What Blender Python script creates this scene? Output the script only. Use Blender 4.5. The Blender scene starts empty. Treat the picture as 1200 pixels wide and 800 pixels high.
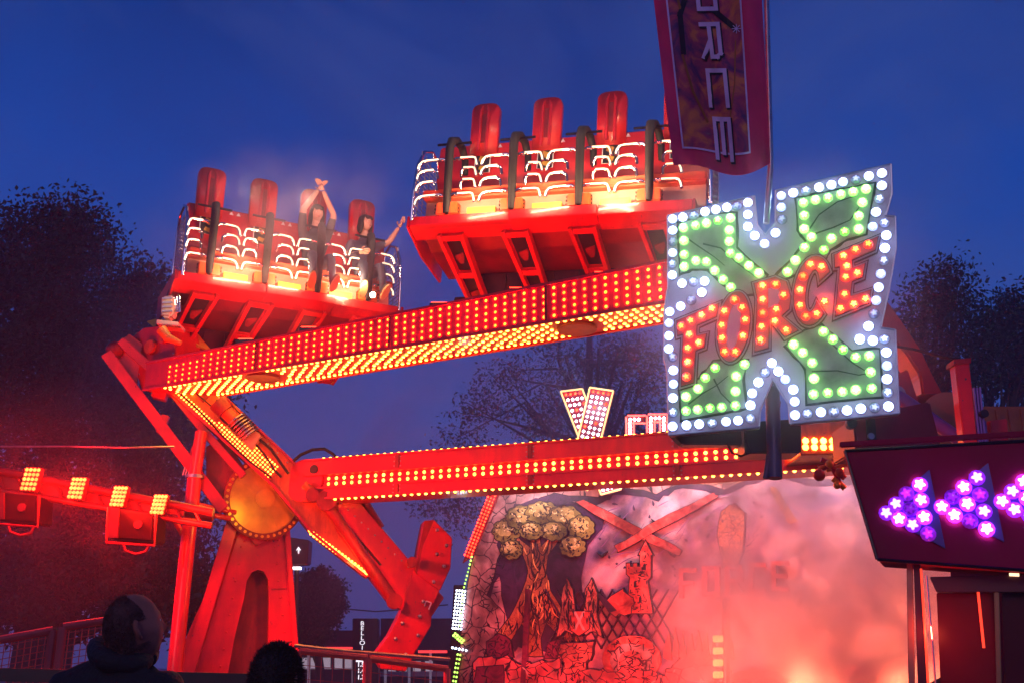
import bpy, bmesh, math, random
import numpy as np
from mathutils import Vector, Matrix
R = math.radians
random.seed(7); rng = np.random.default_rng(7)
SC = bpy.context.scene
COL = SC.collection

# ------------------------------------------------------------ camera
CAM_Z = 1.55; PITCH = R(17.35); FPX = 1200.0
cd = bpy.data.cameras.new('camera'); cam = bpy.data.objects.new('camera', cd); COL.objects.link(cam)
cam.location = (0, 0, CAM_Z); cam.rotation_euler = (math.pi/2 + PITCH, 0, 0)
cd.sensor_width = 36; cd.lens = 36; cd.clip_end = 800; cd.clip_start = 0.1
cd.dof.use_dof = False
SC.camera = cam

# ------------------------------------------------------------ dusk sky
w = bpy.data.worlds.new('World'); SC.world = w; w.use_nodes = True
nt = w.node_tree; nt.nodes.clear()
tc = nt.nodes.new('ShaderNodeTexCoord'); sp = nt.nodes.new('ShaderNodeSeparateXYZ'); rp = nt.nodes.new('ShaderNodeValToRGB')
nz = nt.nodes.new('ShaderNodeTexNoise'); nz.inputs['Scale'].default_value = 3.2; nz.inputs['Detail'].default_value = 7; nz.inputs['Distortion'].default_value = .8
ma = nt.nodes.new('ShaderNodeMath'); ma.operation = 'MULTIPLY_ADD'; ma.inputs[1].default_value = 0.26
bg = nt.nodes.new('ShaderNodeBackground'); ow = nt.nodes.new('ShaderNodeOutputWorld')
nt.links.new(tc.outputs['Generated'], sp.inputs[0]); nt.links.new(tc.outputs['Generated'], nz.inputs['Vector'])
nt.links.new(nz.outputs['Fac'], ma.inputs[0]); nt.links.new(sp.outputs['Z'], ma.inputs[2])
nt.links.new(ma.outputs[0], rp.inputs['Fac']); n2 = nt.nodes.new('ShaderNodeTexNoise'); n2.inputs['Scale'].default_value = 2.6; n2.inputs['Detail'].default_value = 8; n2.inputs['Roughness'].default_value = .62; n2.inputs['Distortion'].default_value = 1.2
mpn = nt.nodes.new('ShaderNodeMapping'); mpn.inputs['Scale'].default_value = (1, 1, 1.8); mpn.inputs['Location'].default_value = (.3, .1, .55)
nt.links.new(tc.outputs['Generated'], mpn.inputs['Vector']); nt.links.new(mpn.outputs['Vector'], n2.inputs['Vector'])
cm = nt.nodes.new('ShaderNodeMapRange'); cm.inputs['From Min'].default_value = .42; cm.inputs['From Max'].default_value = .74; cm.inputs['To Max'].default_value = .55
nt.links.new(n2.outputs['Fac'], cm.inputs['Value'])
cx_ = nt.nodes.new('ShaderNodeMix'); cx_.data_type = 'RGBA'; nt.links.new(cm.outputs['Result'], cx_.inputs[0]); nt.links.new(rp.outputs['Color'], cx_.inputs[6]); cx_.inputs[7].default_value = (.040, .066, .25, 1)
nt.links.new(cx_.outputs[2], bg.inputs['Color']); nt.links.new(bg.outputs[0], ow.inputs[0])
el = rp.color_ramp.elements
el[0].position = 0.0; el[0].color = (.06, .05, .16, 1)
el[1].position = 1.0; el[1].color = (.0003, .010, .09, 1)
for p_, c_ in ((.20, (.066, .078, .29)), (.40, (.016, .066, .33)), (.55, (.004, .048, .30)), (.74, (.001, .024, .17))):
    e_ = el.new(p_); e_.color = (*c_, 1)
bg.inputs['Strength'].default_value = 1.18
# faint pinkish last daylight from behind, added to brighten banner and spectator
sd = bpy.data.lights.new('added_sun', 'SUN'); sd.energy = 0.3; sd.angle = R(20); sd.color = (1, .62, .70)
so = bpy.data.objects.new('added_sun', sd); so.rotation_euler = (R(72), 0, R(-14)); COL.objects.link(so)

SC.view_settings.view_transform = 'Standard'; SC.view_settings.look = 'None'
SC.view_settings.exposure = 0; SC.view_settings.gamma = 1
cy = SC.cycles
cy.use_denoising = True
cy.max_bounces = 6; cy.diffuse_bounces = 3; cy.glossy_bounces = 3; cy.transmission_bounces = 4; cy.transparent_max_bounces = 8; cy.volume_bounces = 1
cy.sample_clamp_indirect = 3.0; cy.sample_clamp_direct = 0
cy.caustics_reflective = False; cy.caustics_refractive = False
cy.volume_step_rate = 2.0; cy.volume_max_steps = 96
try: cy.use_light_tree = True
except Exception: pass

# ------------------------------------------------------------ pixel -> world helpers (layout of the photograph)
FW = Vector((0, math.cos(PITCH), math.sin(PITCH))); UPV = Vector((0, -math.sin(PITCH), math.cos(PITCH))); RT = Vector((1, 0, 0))
EYE = Vector((0, 0, CAM_Z))
def ray(u, v): return RT*((u-600)/FPX) + UPV*((400-v)/FPX) + FW
def P(u, v, Y): d = ray(u, v); return EYE + d*(Y/d.y)
def PZ(u, v, z): d = ray(u, v); return EYE + d*((z-CAM_Z)/d.z)
def PL(u, v, p0, n): d = ray(u, v); return EYE + d*((p0-EYE).dot(n)/d.dot(n))

# ------------------------------------------------------------ materials
MATS = {}
def mat(name, col=(.5,.5,.5), rough=.5, metal=0, var=.25, nscale=3.0, bump=.0, bscale=40, emit=None, es=0, coat=0, spec=.5, trans=0, sampling=None):
    if name in MATS: return MATS[name]
    m = bpy.data.materials.new(name); m.use_nodes = True; N = m.node_tree; b = N.nodes['Principled BSDF']
    b.inputs['Roughness'].default_value = rough; b.inputs['Metallic'].default_value = metal
    b.inputs['Coat Weight'].default_value = coat; b.inputs['Specular IOR Level'].default_value = spec
    t = N.nodes.new('ShaderNodeTexCoord')
    n = N.nodes.new('ShaderNodeTexNoise'); n.inputs['Scale'].default_value = nscale; n.inputs['Detail'].default_value = 6
    N.links.new(t.outputs['Object'], n.inputs['Vector'])
    r = N.nodes.new('ShaderNodeValToRGB'); e = r.color_ramp.elements
    e[0].position = .3; e[0].color = tuple(c*(1-var) for c in col)+(1,); e[1].position = .7; e[1].color = tuple(min(1, c*(1+var*.6)) for c in col)+(1,)
    N.links.new(n.outputs['Fac'], r.inputs['Fac']); N.links.new(r.outputs['Color'], b.inputs['Base Color'])
    if rough > .05:
        mr = N.nodes.new('ShaderNodeMapRange'); mr.inputs['To Min'].default_value = rough*.75; mr.inputs['To Max'].default_value = min(1, rough*1.3)
        N.links.new(n.outputs['Fac'], mr.inputs['Value']); N.links.new(mr.outputs['Result'], b.inputs['Roughness'])
    if bump:
        n2 = N.nodes.new('ShaderNodeTexNoise'); n2.inputs['Scale'].default_value = bscale; n2.inputs['Detail'].default_value = 4
        N.links.new(t.outputs['Object'], n2.inputs['Vector'])
        bp = N.nodes.new('ShaderNodeBump'); bp.inputs['Strength'].default_value = bump; bp.inputs['Distance'].default_value = .02
        N.links.new(n2.outputs['Fac'], bp.inputs['Height']); N.links.new(bp.outputs['Normal'], b.inputs['Normal'])
    if emit: b.inputs['Emission Color'].default_value = (*emit, 1); b.inputs['Emission Strength'].default_value = es
    if trans: b.inputs['Transmission Weight'].default_value = trans
    if sampling: m.cycles.emission_sampling = sampling
    MATS[name] = m; return m
def weather(m, amt=.35, scale=1.3):
    """worn paint: streaky dirt with a shape of its own, plus small chips"""
    N = m.node_tree; b = N.nodes['Principled BSDF']; lk = b.inputs['Base Color'].links
    if not lk: return m
    src = lk[0].from_socket; t = N.nodes.new('ShaderNodeTexCoord'); mp = N.nodes.new('ShaderNodeMapping'); mp.inputs['Scale'].default_value = (scale*2.4, scale*2.4, scale*.6)
    n = N.nodes.new('ShaderNodeTexNoise'); n.inputs['Scale'].default_value = 1.6; n.inputs['Detail'].default_value = 9; n.inputs['Roughness'].default_value = .68
    N.links.new(t.outputs['Object'], mp.inputs['Vector']); N.links.new(mp.outputs['Vector'], n.inputs['Vector'])
    r = N.nodes.new('ShaderNodeMapRange'); r.inputs['From Min'].default_value = .42; r.inputs['From Max'].default_value = .60; r.inputs['To Min'].default_value = 1-amt; r.inputs['To Max'].default_value = 1
    N.links.new(n.outputs['Fac'], r.inputs['Value'])
    mx = N.nodes.new('ShaderNodeMix'); mx.data_type = 'RGBA'; mx.blend_type = 'MULTIPLY'; mx.inputs[0].default_value = 1
    N.links.new(src, mx.inputs[6]); N.links.new(r.outputs['Result'], mx.inputs[7]); 
    v = N.nodes.new('ShaderNodeTexNoise'); v.inputs['Scale'].default_value = 22; v.inputs['Detail'].default_value = 5; N.links.new(t.outputs['Object'], v.inputs['Vector'])
    c = N.nodes.new('ShaderNodeMapRange'); c.inputs['From Min'].default_value = .69; c.inputs['From Max'].default_value = .72; N.links.new(v.outputs['Fac'], c.inputs['Value'])
    m2 = N.nodes.new('ShaderNodeMix'); m2.data_type = 'RGBA'; N.links.new(c.outputs['Result'], m2.inputs[0]); N.links.new(mx.outputs[2], m2.inputs[6]); m2.inputs[7].default_value = (.06,.045,.04,1)
    N.links.new(m2.outputs[2], b.inputs['Base Color']); return m
def led_mat(name, col, s, s2=None, sampling='NONE', vs=30):
    """small lamp: brightness differs from lamp to lamp"""
    m = bpy.data.materials.new(name); m.use_nodes = True; N = m.node_tree; b = N.nodes['Principled BSDF']
    b.inputs['Base Color'].default_value = tuple(c*.5 for c in col)+(1,); b.inputs['Roughness'].default_value = .3
    b.inputs['Emission Color'].default_value = (*col, 1)
    g = N.nodes.new('ShaderNodeNewGeometry'); mr = N.nodes.new('ShaderNodeMapRange')
    mr.inputs['To Min'].default_value = s if s2 is None else s2; mr.inputs['To Max'].default_value = s
    N.links.new(g.outputs['Random Per Island'], mr.inputs['Value']); N.links.new(mr.outputs['Result'], b.inputs['Emission Strength'])
    m.cycles.emission_sampling = sampling
    MATS[name] = m; return m
def bulb_mat(name, col, s, rim, r):
    """cabochon lamp: a bright star shaped reflector behind a coloured dome, mapped on the lamp's own axes"""
    m = bpy.data.materials.new(name); m.use_nodes = True; N = m.node_tree; b = N.nodes['Principled BSDF']; L = N.links
    b.inputs['Base Color'].default_value = (*rim, 1); b.inputs['Roughness'].default_value = .12; b.inputs['Coat Weight'].default_value = .6
    t = N.nodes.new('ShaderNodeTexCoord'); s3 = N.nodes.new('ShaderNodeSeparateXYZ'); L.new(t.outputs['Object'], s3.inputs[0])
    def M(op, a, bb=None, c=None):
        k = N.nodes.new('ShaderNodeMath'); k.operation = op
        for i, x in enumerate((a, bb, c)):
            if x is None: continue
            if isinstance(x, (int, float)): k.inputs[i].default_value = x
            else: L.new(x, k.inputs[i])
        return k.outputs[0]
    x, y = s3.outputs[0], s3.outputs[1]
    rad = M('DIVIDE', M('SQRT', M('ADD', M('MULTIPLY', x, x), M('MULTIPLY', y, y))), r)
    ang = M('ARCTAN2', y, x)
    star = M('MULTIPLY_ADD', M('SINE', M('MULTIPLY', ang, 5.0)), .13, .50)
    k = M('SUBTRACT', star, rad); mr = N.nodes.new('ShaderNodeMapRange'); L.new(k, mr.inputs['Value'])
    mr.inputs['From Min'].default_value = -.14; mr.inputs['From Max'].default_value = .10; mr.inputs['To Min'].default_value = 0.0; mr.inputs['To Max'].default_value = 1
    oi = N.nodes.new('ShaderNodeObjectInfo')
    rr = N.nodes.new('ShaderNodeMapRange'); L.new(oi.outputs['Random'], rr.inputs['Value']); rr.inputs['To Min'].default_value = .22; rr.inputs['To Max'].default_value = 1.15
    mx = N.nodes.new('ShaderNodeMix'); mx.data_type = 'RGBA'; L.new(mr.outputs[0], mx.inputs[0])
    mx.inputs[6].default_value = (*[c*.13 for c in rim], 1); mx.inputs[7].default_value = (*col, 1)
    L.new(mx.outputs[2], b.inputs['Emission Color']); L.new(M('MULTIPLY', rr.outputs[0], s), b.inputs['Emission Strength'])
    MATS[name] = m; return m
def fixed(c, m):
    return m

red = mat('red_paint', (.62, .012, .008), .32, 0, .3, 2.2, .05, 60, coat=.3)
redd = mat('dark_red_paint', (.30, .012, .012), .45, 0, .35, 3, .08, 50)
weather(red, .2); weather(redd, .4)
orange = mat('orange_paint', (.72, .13, .02), .38, 0, .25, 3, .05, 60)
weather(orange, .45)
yellow = mat('yellow_paint', (.8, .42, .04), .4, 0, .2, 5)
gold = mat('gold_plate', (.85, .45, .06), .35, .6, .25, 4, .06, 30)
steel = mat('steel', (.42, .42, .45), .35, .9, .3, 8, .05)
chrome = mat('chrome', (.9, .88, .85), .12, 1, .05, 8)
black = mat('black_steel', (.012, .012, .014), .38, .1, .3, 6)
rubber = mat('black_rubber', (.01, .01, .012), .7, 0, .3, 20)
darkm = mat('dark_machine', (.05, .018, .016), .4, .5, .5, 4, .1, 20)
white = mat('white_paint', (.75, .74, .76), .4, 0, .12, 4)
LY = led_mat('warm_led', (1, .34, .035), 26, 14, 'AUTO')
LR = led_mat('red_orange_led', (1, .013, .001), 120, 50, 'AUTO')
LO = led_mat('orange_led', (1, .17, .02), 28, 10, 'AUTO')
LW = led_mat('white_led', (.66, .78, 1), 16.0, 6)
LG = led_mat('green_led', (.45, 1, .12), 3.4, 1.2)
LRR = led_mat('pure_red_led', (1, .02, .006), 22, 9, 'AUTO')

# ------------------------------------------------------------ mesh builder
class MB:
    def __init__(s): s.v = []; s.f = []; s.sm = False
    def add(s, vs, fs):
        o = len(s.v); s.v += [Vector(x) for x in vs]; s.f += [[i+o for i in f] for f in fs]; return s
    def box(s, c, size, M=None):
        c = Vector(c); h = Vector(size)*.5
        vs = []
        for z in (-1, 1):
            for x, y in ((-1,-1),(1,-1),(1,1),(-1,1)):
                d = Vector((x*h.x, y*h.y, z*h.z)); vs.append(c + (M @ d if M else d))
        return s.add(vs, [[3,2,1,0],[4,5,6,7],[0,1,5,4],[1,2,6,5],[2,3,7,6],[3,0,4,7]])
    def hexa(s, a, b):          # two quads of four points, butted
        return s.add(list(a)+list(b), [[3,2,1,0],[4,5,6,7],[0,1,5,4],[1,2,6,5],[2,3,7,6],[3,0,4,7]])
    def bar(s, a, b, w, h, up=(0,0,1)):
        a = Vector(a); b = Vector(b); d = (b-a).normalized(); u = Vector(up); sd_ = d.cross(u).normalized(); u = sd_.cross(d).normalized()
        q = [sd_*(x*w/2)+u*(y*h/2) for x, y in ((-1,-1),(1,-1),(1,1),(-1,1))]
        return s.hexa([a+k for k in q], [b+k for k in q])
    def tube(s, pts, r, n=8, cap=True):
        pts = [Vector(p) for p in pts]; rs = r if isinstance(r, (list, tuple)) else [r]*len(pts)
        o = len(s.v); prev = None
        for i, p in enumerate(pts):
            d = (pts[min(i+1, len(pts)-1)] - pts[max(i-1, 0)]).normalized()
            if prev is None:
                u = d.orthogonal().normalized()
            else:
                u = (prev - d*prev.dot(d)).normalized()
            prev = u; v = d.cross(u)
            for k in range(n):
                a = 2*math.pi*k/n; s.v.append(p + (u*math.cos(a)+v*math.sin(a))*rs[i])
        for i in range(len(pts)-1):
            for k in range(n):
                a = o+i*n+k; b = o+i*n+(k+1) % n; s.f.append([a, b, b+n, a+n])
        if cap:
            s.f.append([o+k for k in range(n)][::-1]); s.f.append([o+(len(pts)-1)*n+k for k in range(n)])
        return s
    def prism(s, poly, n, t):   # planar outline, front face moved n*t
        poly = [Vector(p) for p in poly]; n = Vector(n); k = len(poly); o = len(s.v)
        s.v += poly + [p+n*t for p in poly]
        s.f.append([o+i for i in range(k)][::-1]); s.f.append([o+k+i for i in range(k)])
        for i in range(k): j = (i+1) % k; s.f.append([o+i, o+j, o+k+j, o+k+i])
        return s
    def ring(s, outer, inner, n, t):
        k = len(outer); o = len(s.v); n = Vector(n)
        s.v += [Vector(p) for p in outer]+[Vector(p) for p in inner]+[Vector(p)+n*t for p in outer]+[Vector(p)+n*t for p in inner]
        for i in range(k):
            j = (i+1) % k
            s.f += [[o+i, o+j, o+k+j, o+k+i], [o+2*k+i, o+3*k+i, o+3*k+j, o+2*k+j], [o+i, o+2*k+i, o+2*k+j, o+j], [o+k+i, o+k+j, o+3*k+j, o+3*k+i]]
        return s
    def disc(s, c, n, r, t, k=32, rx=None):
        n = Vector(n).normalized(); u = n.orthogonal().normalized() if abs(n.z) > .9 else n.cross(Vector((0,0,1))).normalized(); v = n.cross(u)
        rx = rx or r; c = Vector(c)
        return s.prism([c+u*math.cos(2*math.pi*i/k)*rx+v*math.sin(2*math.pi*i/k)*r for i in range(k)], n, t)
    def dome(s, c, n, r, k=6, h=.6):
        n = Vector(n).normalized(); u = n.orthogonal().normalized(); v = n.cross(u); c = Vector(c); o = len(s.v)
        for rr, hh in ((1, 0), (.72, h*.62)):
            for i in range(k):
                a = 2*math.pi*i/k; s.v.append(c+(u*math.cos(a)+v*math.sin(a))*r*rr+n*r*hh)
        s.v.append(c+n*r*h)
        for i in range(k):
            j = (i+1) % k; s.f += [[o+i, o+j, o+k+j, o+k+i], [o+k+i, o+k+j, o+2*k]]
        return s
    def ell(s, c, r, nu=12, nv=8, M=None):
        c = Vector(c); r = Vector(r) if not isinstance(r, (int, float)) else Vector((r, r, r)); o = len(s.v)
        def T(d): return c + (M @ d if M else d)
        s.v.append(T(Vector((0, 0, r.z))))
        for j in range(1, nv):
            th = math.pi*j/nv
            for i in range(nu):
                a = 2*math.pi*i/nu; s.v.append(T(Vector((r.x*math.sin(th)*math.cos(a), r.y*math.sin(th)*math.sin(a), r.z*math.cos(th)))))
        s.v.append(T(Vector((0, 0, -r.z)))); e = len(s.v)-1
        for i in range(nu):
            j = (i+1) % nu; s.f.append([o, o+1+i, o+1+j])
            for q in range(nv-2): a = o+1+q*nu; s.f.append([a+i, a+nu+i, a+nu+j, a+j])
            a = o+1+(nv-2)*nu; s.f.append([a+i, e, a+j])
        return s
    def mesh(s, name, m, off=Vector((0,0,0)), smooth=False):
        me = bpy.data.meshes.new(name); me.from_pydata([tuple(x-off) for x in s.v], [], s.f); 
        if m: me.materials.append(m)
        if smooth:
            for p in me.polygons: p.use_smooth = True
        me.update(); return me
    def build(s, name, m, parent=None, smooth=False, bevel=0, kind=None, label=None, local=False):
        root = parent
        while root is not None and root.parent: root = root.parent
        off = Vector((0,0,0)) if (root is None or local) else Vector(root.location)
        me = s.mesh(name, m, off, False)
        if True:
            bm = bmesh.new(); bm.from_mesh(me); bmesh.ops.recalc_face_normals(bm, faces=bm.faces)
            if bevel: bmesh.ops.bevel(bm, geom=list(bm.edges), offset=bevel, segments=2, affect='EDGES', clamp_overlap=True)
            bm.to_mesh(me); bm.free()
        if smooth:
            for p in me.polygons: p.use_smooth = True
            try: me.set_sharp_from_angle(angle=R(50))
            except Exception: pass
        o = bpy.data.objects.new(name, me); COL.objects.link(o); o.parent = parent
        if kind: o['kind'] = kind
        if label: o['label'] = label
        return o
def tag(o, label, cat, group=None, kind=None):
    o['label'] = label; o['category'] = cat
    if group: o['group'] = group
    if kind: o['kind'] = kind
    return o
def thing(name, loc, label, cat, group=None):
    o = bpy.data.objects.new(name, None); COL.objects.link(o); o.location = loc; o.empty_display_size = .2
    return tag(o, label, cat, group)
def inst(me, name, parent, loc, M=None):       # loc in world when the parent chain is unrotated
    root = parent
    while root.parent: root = root.parent
    o = bpy.data.objects.new(name, me); COL.objects.link(o); o.parent = parent
    o.location = Vector(loc) - Vector(root.location)
    if M: o.rotation_euler = M.to_euler()
    return o
def frame(n, up=(0,0,1)):    # matrix whose z looks along n
    n = Vector(n).normalized(); x = Vector(up).cross(n).normalized(); y = n.cross(x)
    return Matrix((x, y, n)).transposed()
def lamp(name, kind, loc, col, e, size=.1, size_y=None, to=None, spread=None):
    d = bpy.data.lights.new(name, kind); d.energy = e; d.color = col
    if kind == 'AREA':
        d.size = size
        if size_y: d.shape = 'RECTANGLE'; d.size_y = size_y
        if spread: d.spread = R(spread)
    elif kind == 'SPOT':
        d.shadow_soft_size = size; d.spot_size = R(spread or 90); d.spot_blend = .6
    else: d.shadow_soft_size = size
    o = bpy.data.objects.new(name, d); COL.objects.link(o); o.location = loc
    if to is not None: o.rotation_euler = (Vector(to)-Vector(loc)).to_track_quat('-Z', 'Y').to_euler()
    return o
def leds(mb, a, b, n, nrm, r, skip=0):
    a = Vector(a); b = Vector(b)
    for i in range(n):
        mb.dome(a.lerp(b, (i+.5)/n), nrm, r)
def lerp(a, b, t): return a+(b-a)*t
def offset_poly(p, d):
    A = sum(p[i][0]*p[(i+1) % len(p)][1]-p[(i+1) % len(p)][0]*p[i][1] for i in range(len(p)))
    sg = 1 if A > 0 else -1; out = []
    for i in range(len(p)):
        a = Vector(p[i-1]).to_2d(); b = Vector(p[i]).to_2d(); c = Vector(p[(i+1) % len(p)]).to_2d()
        e1 = (b-a).normalized(); e2 = (c-b).normalized()
        n1 = Vector((e1.y, -e1.x))*sg; n2 = Vector((e2.y, -e2.x))*sg; m_ = n1+n2
        if m_.length < .2: m_ = n1
        m_.normalize(); k = d/max(.5, m_.dot(n1)); out.append((b.x+m_.x*k, b.y+m_.y*k))
    return out
# ============================================================ SETTING
gm = mat('asphalt', (.05, .048, .05), .8, 0, .4, .6, .3, 8)
g = MB(); g.add([(-170, -40, 0), (170, -40, 0), (170, 260, 0), (-170, 260, 0)], [[0,1,2,3]])
ground = g.build('ground', gm, kind='structure')

# ride deck in front of the tower
DZ = .62
dk = MB(); dk.box((-4, 12.6, DZ/2+.002), (13, 7.0, DZ-.004)); deck = dk.build('ride_deck', mat('deck_plate', (.16,.15,.16), .45, .7, .4, 4, .15, 30), bevel=0)
tag(deck, 'raised dark metal ride deck that the big red tower stands on', 'deck')

# ============================================================ UPPER BEAM (near long boom full of lamps)
ZU = 4.96
a_ = PZ(168, 456, ZU); b_ = PZ(779, 354, ZU)
dirn = (b_-a_).normalized(); LU = 1.0
bn = Vector((dirn.y, -dirn.x, 0)).normalized()          # toward the viewer
if bn.y > 0: bn = -bn
b_end = a_ + dirn*((b_-a_).length*1.17)
ra_ = PL(196, 463, a_, Vector((0,0,1))); 
def rear(t):   # rear lower edge
    p1 = PZ(300, 453, ZU); p2 = PZ(779, 381, ZU)
    return p1 + (p2-p1)*((t-.1)/.9)
hgt_l = .40; hgt_r = .42
tb = thing('lamp_boom', (a_.x, a_.y, 0), 'long red boom studded with rows of red and yellow lamps, below both seat rows', 'ride boom', 'long arms of the swing ride')
A0, A1 = a_, b_end
ln = (A1-A0).length
full = (b_-a_).length
def fp(s, h): return A0 + dirn*s + Vector((0, 0, h))
def rp_(s): # rear lower point for running length s
    t = s/full; t0 = (PZ(300,453,ZU)-A0).dot(dirn)/full
    base = rear(.1 + (t-t0)/(1-t0)*.9); return base
wr = (rp_(full*.7)-fp(full*.7, 0)).dot(-bn)
def rr_(s, h): return fp(s, h) - bn*wr*(1.12-.25*min(1, s/full))
m = MB(); H = lambda s: .36+.07*min(1.2, s/full)
m.hexa([fp(0,0), rr_(0,0), rr_(0,H(0)), fp(0,H(0))], [fp(ln,0), rr_(ln,0), rr_(ln,H(ln)), fp(ln,H(ln))])
m.build('boom_body', red, tb, bevel=.012)
m = MB()
for s0 in (0,):
    m.bar(fp(0, -.004)+bn*.004, fp(ln, -.004)+bn*.004, .03, .03); m.bar(fp(0, H(0))+bn*.004, fp(ln, H(ln))+bn*.004, .03, .03)
    m.bar(rr_(0, -.004), rr_(ln, -.004), .03, .03)
m.build('edge_trim', red, tb)
m = MB(); nC = int((ln-.45)/.118)
for i in range(nC):
    s = .45 + i*.118
    for k in range(5):
        if k > 3 and s < 1.0: continue
        hh = H(s)*(.13+.185*k); m.dome(fp(s, hh)+bn*.003, bn, .0150 + .006*(s/ln))
m.build('face_lamps', LR, tb, kind='stuff')
m = MB(); up = Vector((0,0,-1)); hatches = [PZ(676, 384, ZU), PZ(308, 441, ZU)]
ns = int((ln-.35)/.086)
for i in range(ns):
    s = .33 + i*.086; wd = wr*(1.12-.25*min(1, s/full))
    k = 0; step = .118; nk = int((wd-.1)/step)
    for k in range(nk+1):
        off = .06 + (wd-.12)*k/nk + (.03 if i % 2 else -.03)*(1 if 0 < k < nk else 0)
        p = fp(s, -.004) - bn*off
        if any((p-h).length < .27 for h in hatches): continue
        m.dome(p, up, .0215)
m.build('underside_lamps', LY, tb, kind='stuff')
for h in hatches:
    m = MB(); m.disc(h+Vector((0,0,-.002)), (0,0,-1), .215, .03, 28, rx=.215); hm_ = m.build('hatch_cover', redd, tb, bevel=.006)
# end cap and slew head at the left tip
m = MB(); c0 = fp(0, 0); q = [PL(u, v, c0-bn*.1, bn) for u, v in ((148,400),(168,384),(200,380),(206,412),(200,440),(166,457))]
m.prism(q, -bn, .5); m.build('end_plate', red, tb, bevel=.01)
m = MB(); q = [PL(u, v, c0-bn*.5, bn) for u, v in ((170,376),(186,372),(214,384),(232,406),(214,408),(190,392))]
m.prism(q, -bn, .3); m.build('yellow_bearing', yellow, tb, bevel=.02)
for i, (u, v, rr2) in enumerate(((178, 407, .10), (193, 397, .07))):
    m = MB(); m.disc(PL(u, v, c0-bn*.1, bn)+bn*.002, bn, rr2, .05, 20); m.build('hub_cap', orange, tb, bevel=.008)
# bolts on the end plate
m = MB()
for u, v in ((154,404),(160,420),(163,438),(176,450),(196,436),(203,414),(186,388)): m.dome(PL(u, v, c0-bn*.1, bn)+bn*.001, bn, .014)
m.build('bolts', steel, tb, kind='stuff')
for i in range(5):       # light of the lamp rows
    s = ln*(i+.5)/5
    p = fp(s, -.08) - bn*wr*.45
    lamp('boom_underside_light', 'AREA', p, (1, .40, .08), 5, ln/5*.9, wr*.8, to=p-Vector((0,0,1)))

for t_, tgt in ((.22,0),(.36,0),(.62,1),(.76,1),(.90,1)):   # floods added along the boom top to brighten the gondola undersides
    p = fp(full*t_, H(0)+.12)-bn*.15
    mb = MB(); mb.box(p-Vector((0,0,.05)), (.22,.16,.09)); mb.build('added_floodlight', black, tb, bevel=.01)
    mb = MB(); mb.box(p+Vector((0,0,.001)), (.18,.12,.012)); mb.build('added_flood_lens', LRR, tb)
    lamp('added_flood_light', 'AREA', p+Vector((0,0,.03)), (1,.03,.02), 32, .3, .15, to=p+Vector((.0,.55,1)))
# ============================================================ LOWER BEAM
ZL = P(400, 584, 13.3).z
la = PZ(352, 586, ZL); lb = PZ(994, 547, ZL)
ld = (lb-la).normalized(); lnm = Vector((ld.y, -ld.x, 0)); lnm = lnm if lnm.y < 0 else -lnm
ll = (lb-la).length; HL = .54
tl = thing('lower_boom', (la.x, la.y, 0), 'slimmer lower red boom with two yellow lamp rows, ending at the orange swing arm', 'ride boom', 'long arms of the swing ride')
def lp(s, h, o=0): return la + ld*s + Vector((0,0,h)) + lnm*o
m = MB(); WL = .5
prof = [(0,0),(.0,.15),(-.05,.17),(-.05,.31),(0,.33),(0,HL),(-WL,HL),(-WL,0)]
m.prism([lp(0, h, o) for o, h in prof], ld, ll)
m.build('boom_body', red, tl)
m = MB()
for h in (.15, .33, HL-.012, .012): m.bar(lp(.05, h, .008), lp(ll, h, .008), .02, .022)
m.build('rib', red, tl)
m = MB()
n = int(ll/.115)
for i in range(n):
    s = .15+i*.115
    for h in (.205, .275): m.dome(lp(s, h, -.047), lnm, .024)
m.build('side_lamps', LO, tl, kind='stuff')
m = MB(); n = int(ll/.1)
for i in range(n):
    s = .3+i*.1
    m.dome(lp(s, HL+.0, -.03), (0,-.5,.9), .026); 
    m.dome(lp(s, -.002, -.03), (0,-.5,-.9), .022)
m.build('edge_lamps', LY, tl, kind='stuff')
# rounded head of the lower boom at the hub
m = MB(); hc = lp(.02, .27, -.02)
m.disc(hc, lnm, .285, -.5, 36); m.build('boom_head', red, tl, bevel=.01)
m = MB(); m.disc(lp(.18, .40, .003), lnm, .06, .012, 18); m.build('oval_port', black, tl)
for i in range(6):
    s = ll*(i+.5)/6; p = lp(s, .24, .12)
    lamp('lower_boom_light', 'AREA', p, (1, .11, .02), 14, ll/6*.9, .25, to=p+lnm+Vector((0,0,-.2)))
# orange end box on the right and dark cabinets in front of it
m = MB(); q = [P(u, v, 10.6) for u, v in ((938,489),(1000,487),(1002,531),(938,533))]
m.prism(q, (0,1,0), .8); m.build('end_box', orange, tl, bevel=.01)
m = MB()
for v in (516, 523.5):
    for k in range(6): m.dome(P(944+k*10.5, v, 10.594), (0,-1,0), .036)
m.build('end_lamps', LY, tl, kind='stuff')

# ============================================================ SWING ARM with counterweight
an = Vector((.20, -1, -.02)).normalized(); a0 = P(300, 560, 13.45)
def AP(u, v, o=0): return PL(u, v, a0, an) + an*o
ta = thing('swing_arm', (a0.x, a0.y, 0), 'wide orange swing arm slanting down from the boom tip to a red two block counterweight', 'ride arm')
def plate(name, pts, m_, o=0, t=.3, parent=None, bev=.01, label=None):
    mb = MB(); mb.prism([AP(u, v, o) for u, v in pts], -an, t); return mb.build(name, m_, parent or ta, bevel=bev, label=label)
plate('arm_plate', [(188,447),(216,444),(238,441),(352,549),(392,585),(440,640),(452,668),(430,676),(366,626),(318,567)], orange, 0, .42)
m = MB()
for a, b in (((238,441),(352,549)),((188,447),(318,567)),((318,566),(366,624)),((366,624),(430,676))):
    m.bar(AP(*a, .01), AP(*b, .01), .035, .05, an)
m.build('edge_flange', red, ta)
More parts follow.
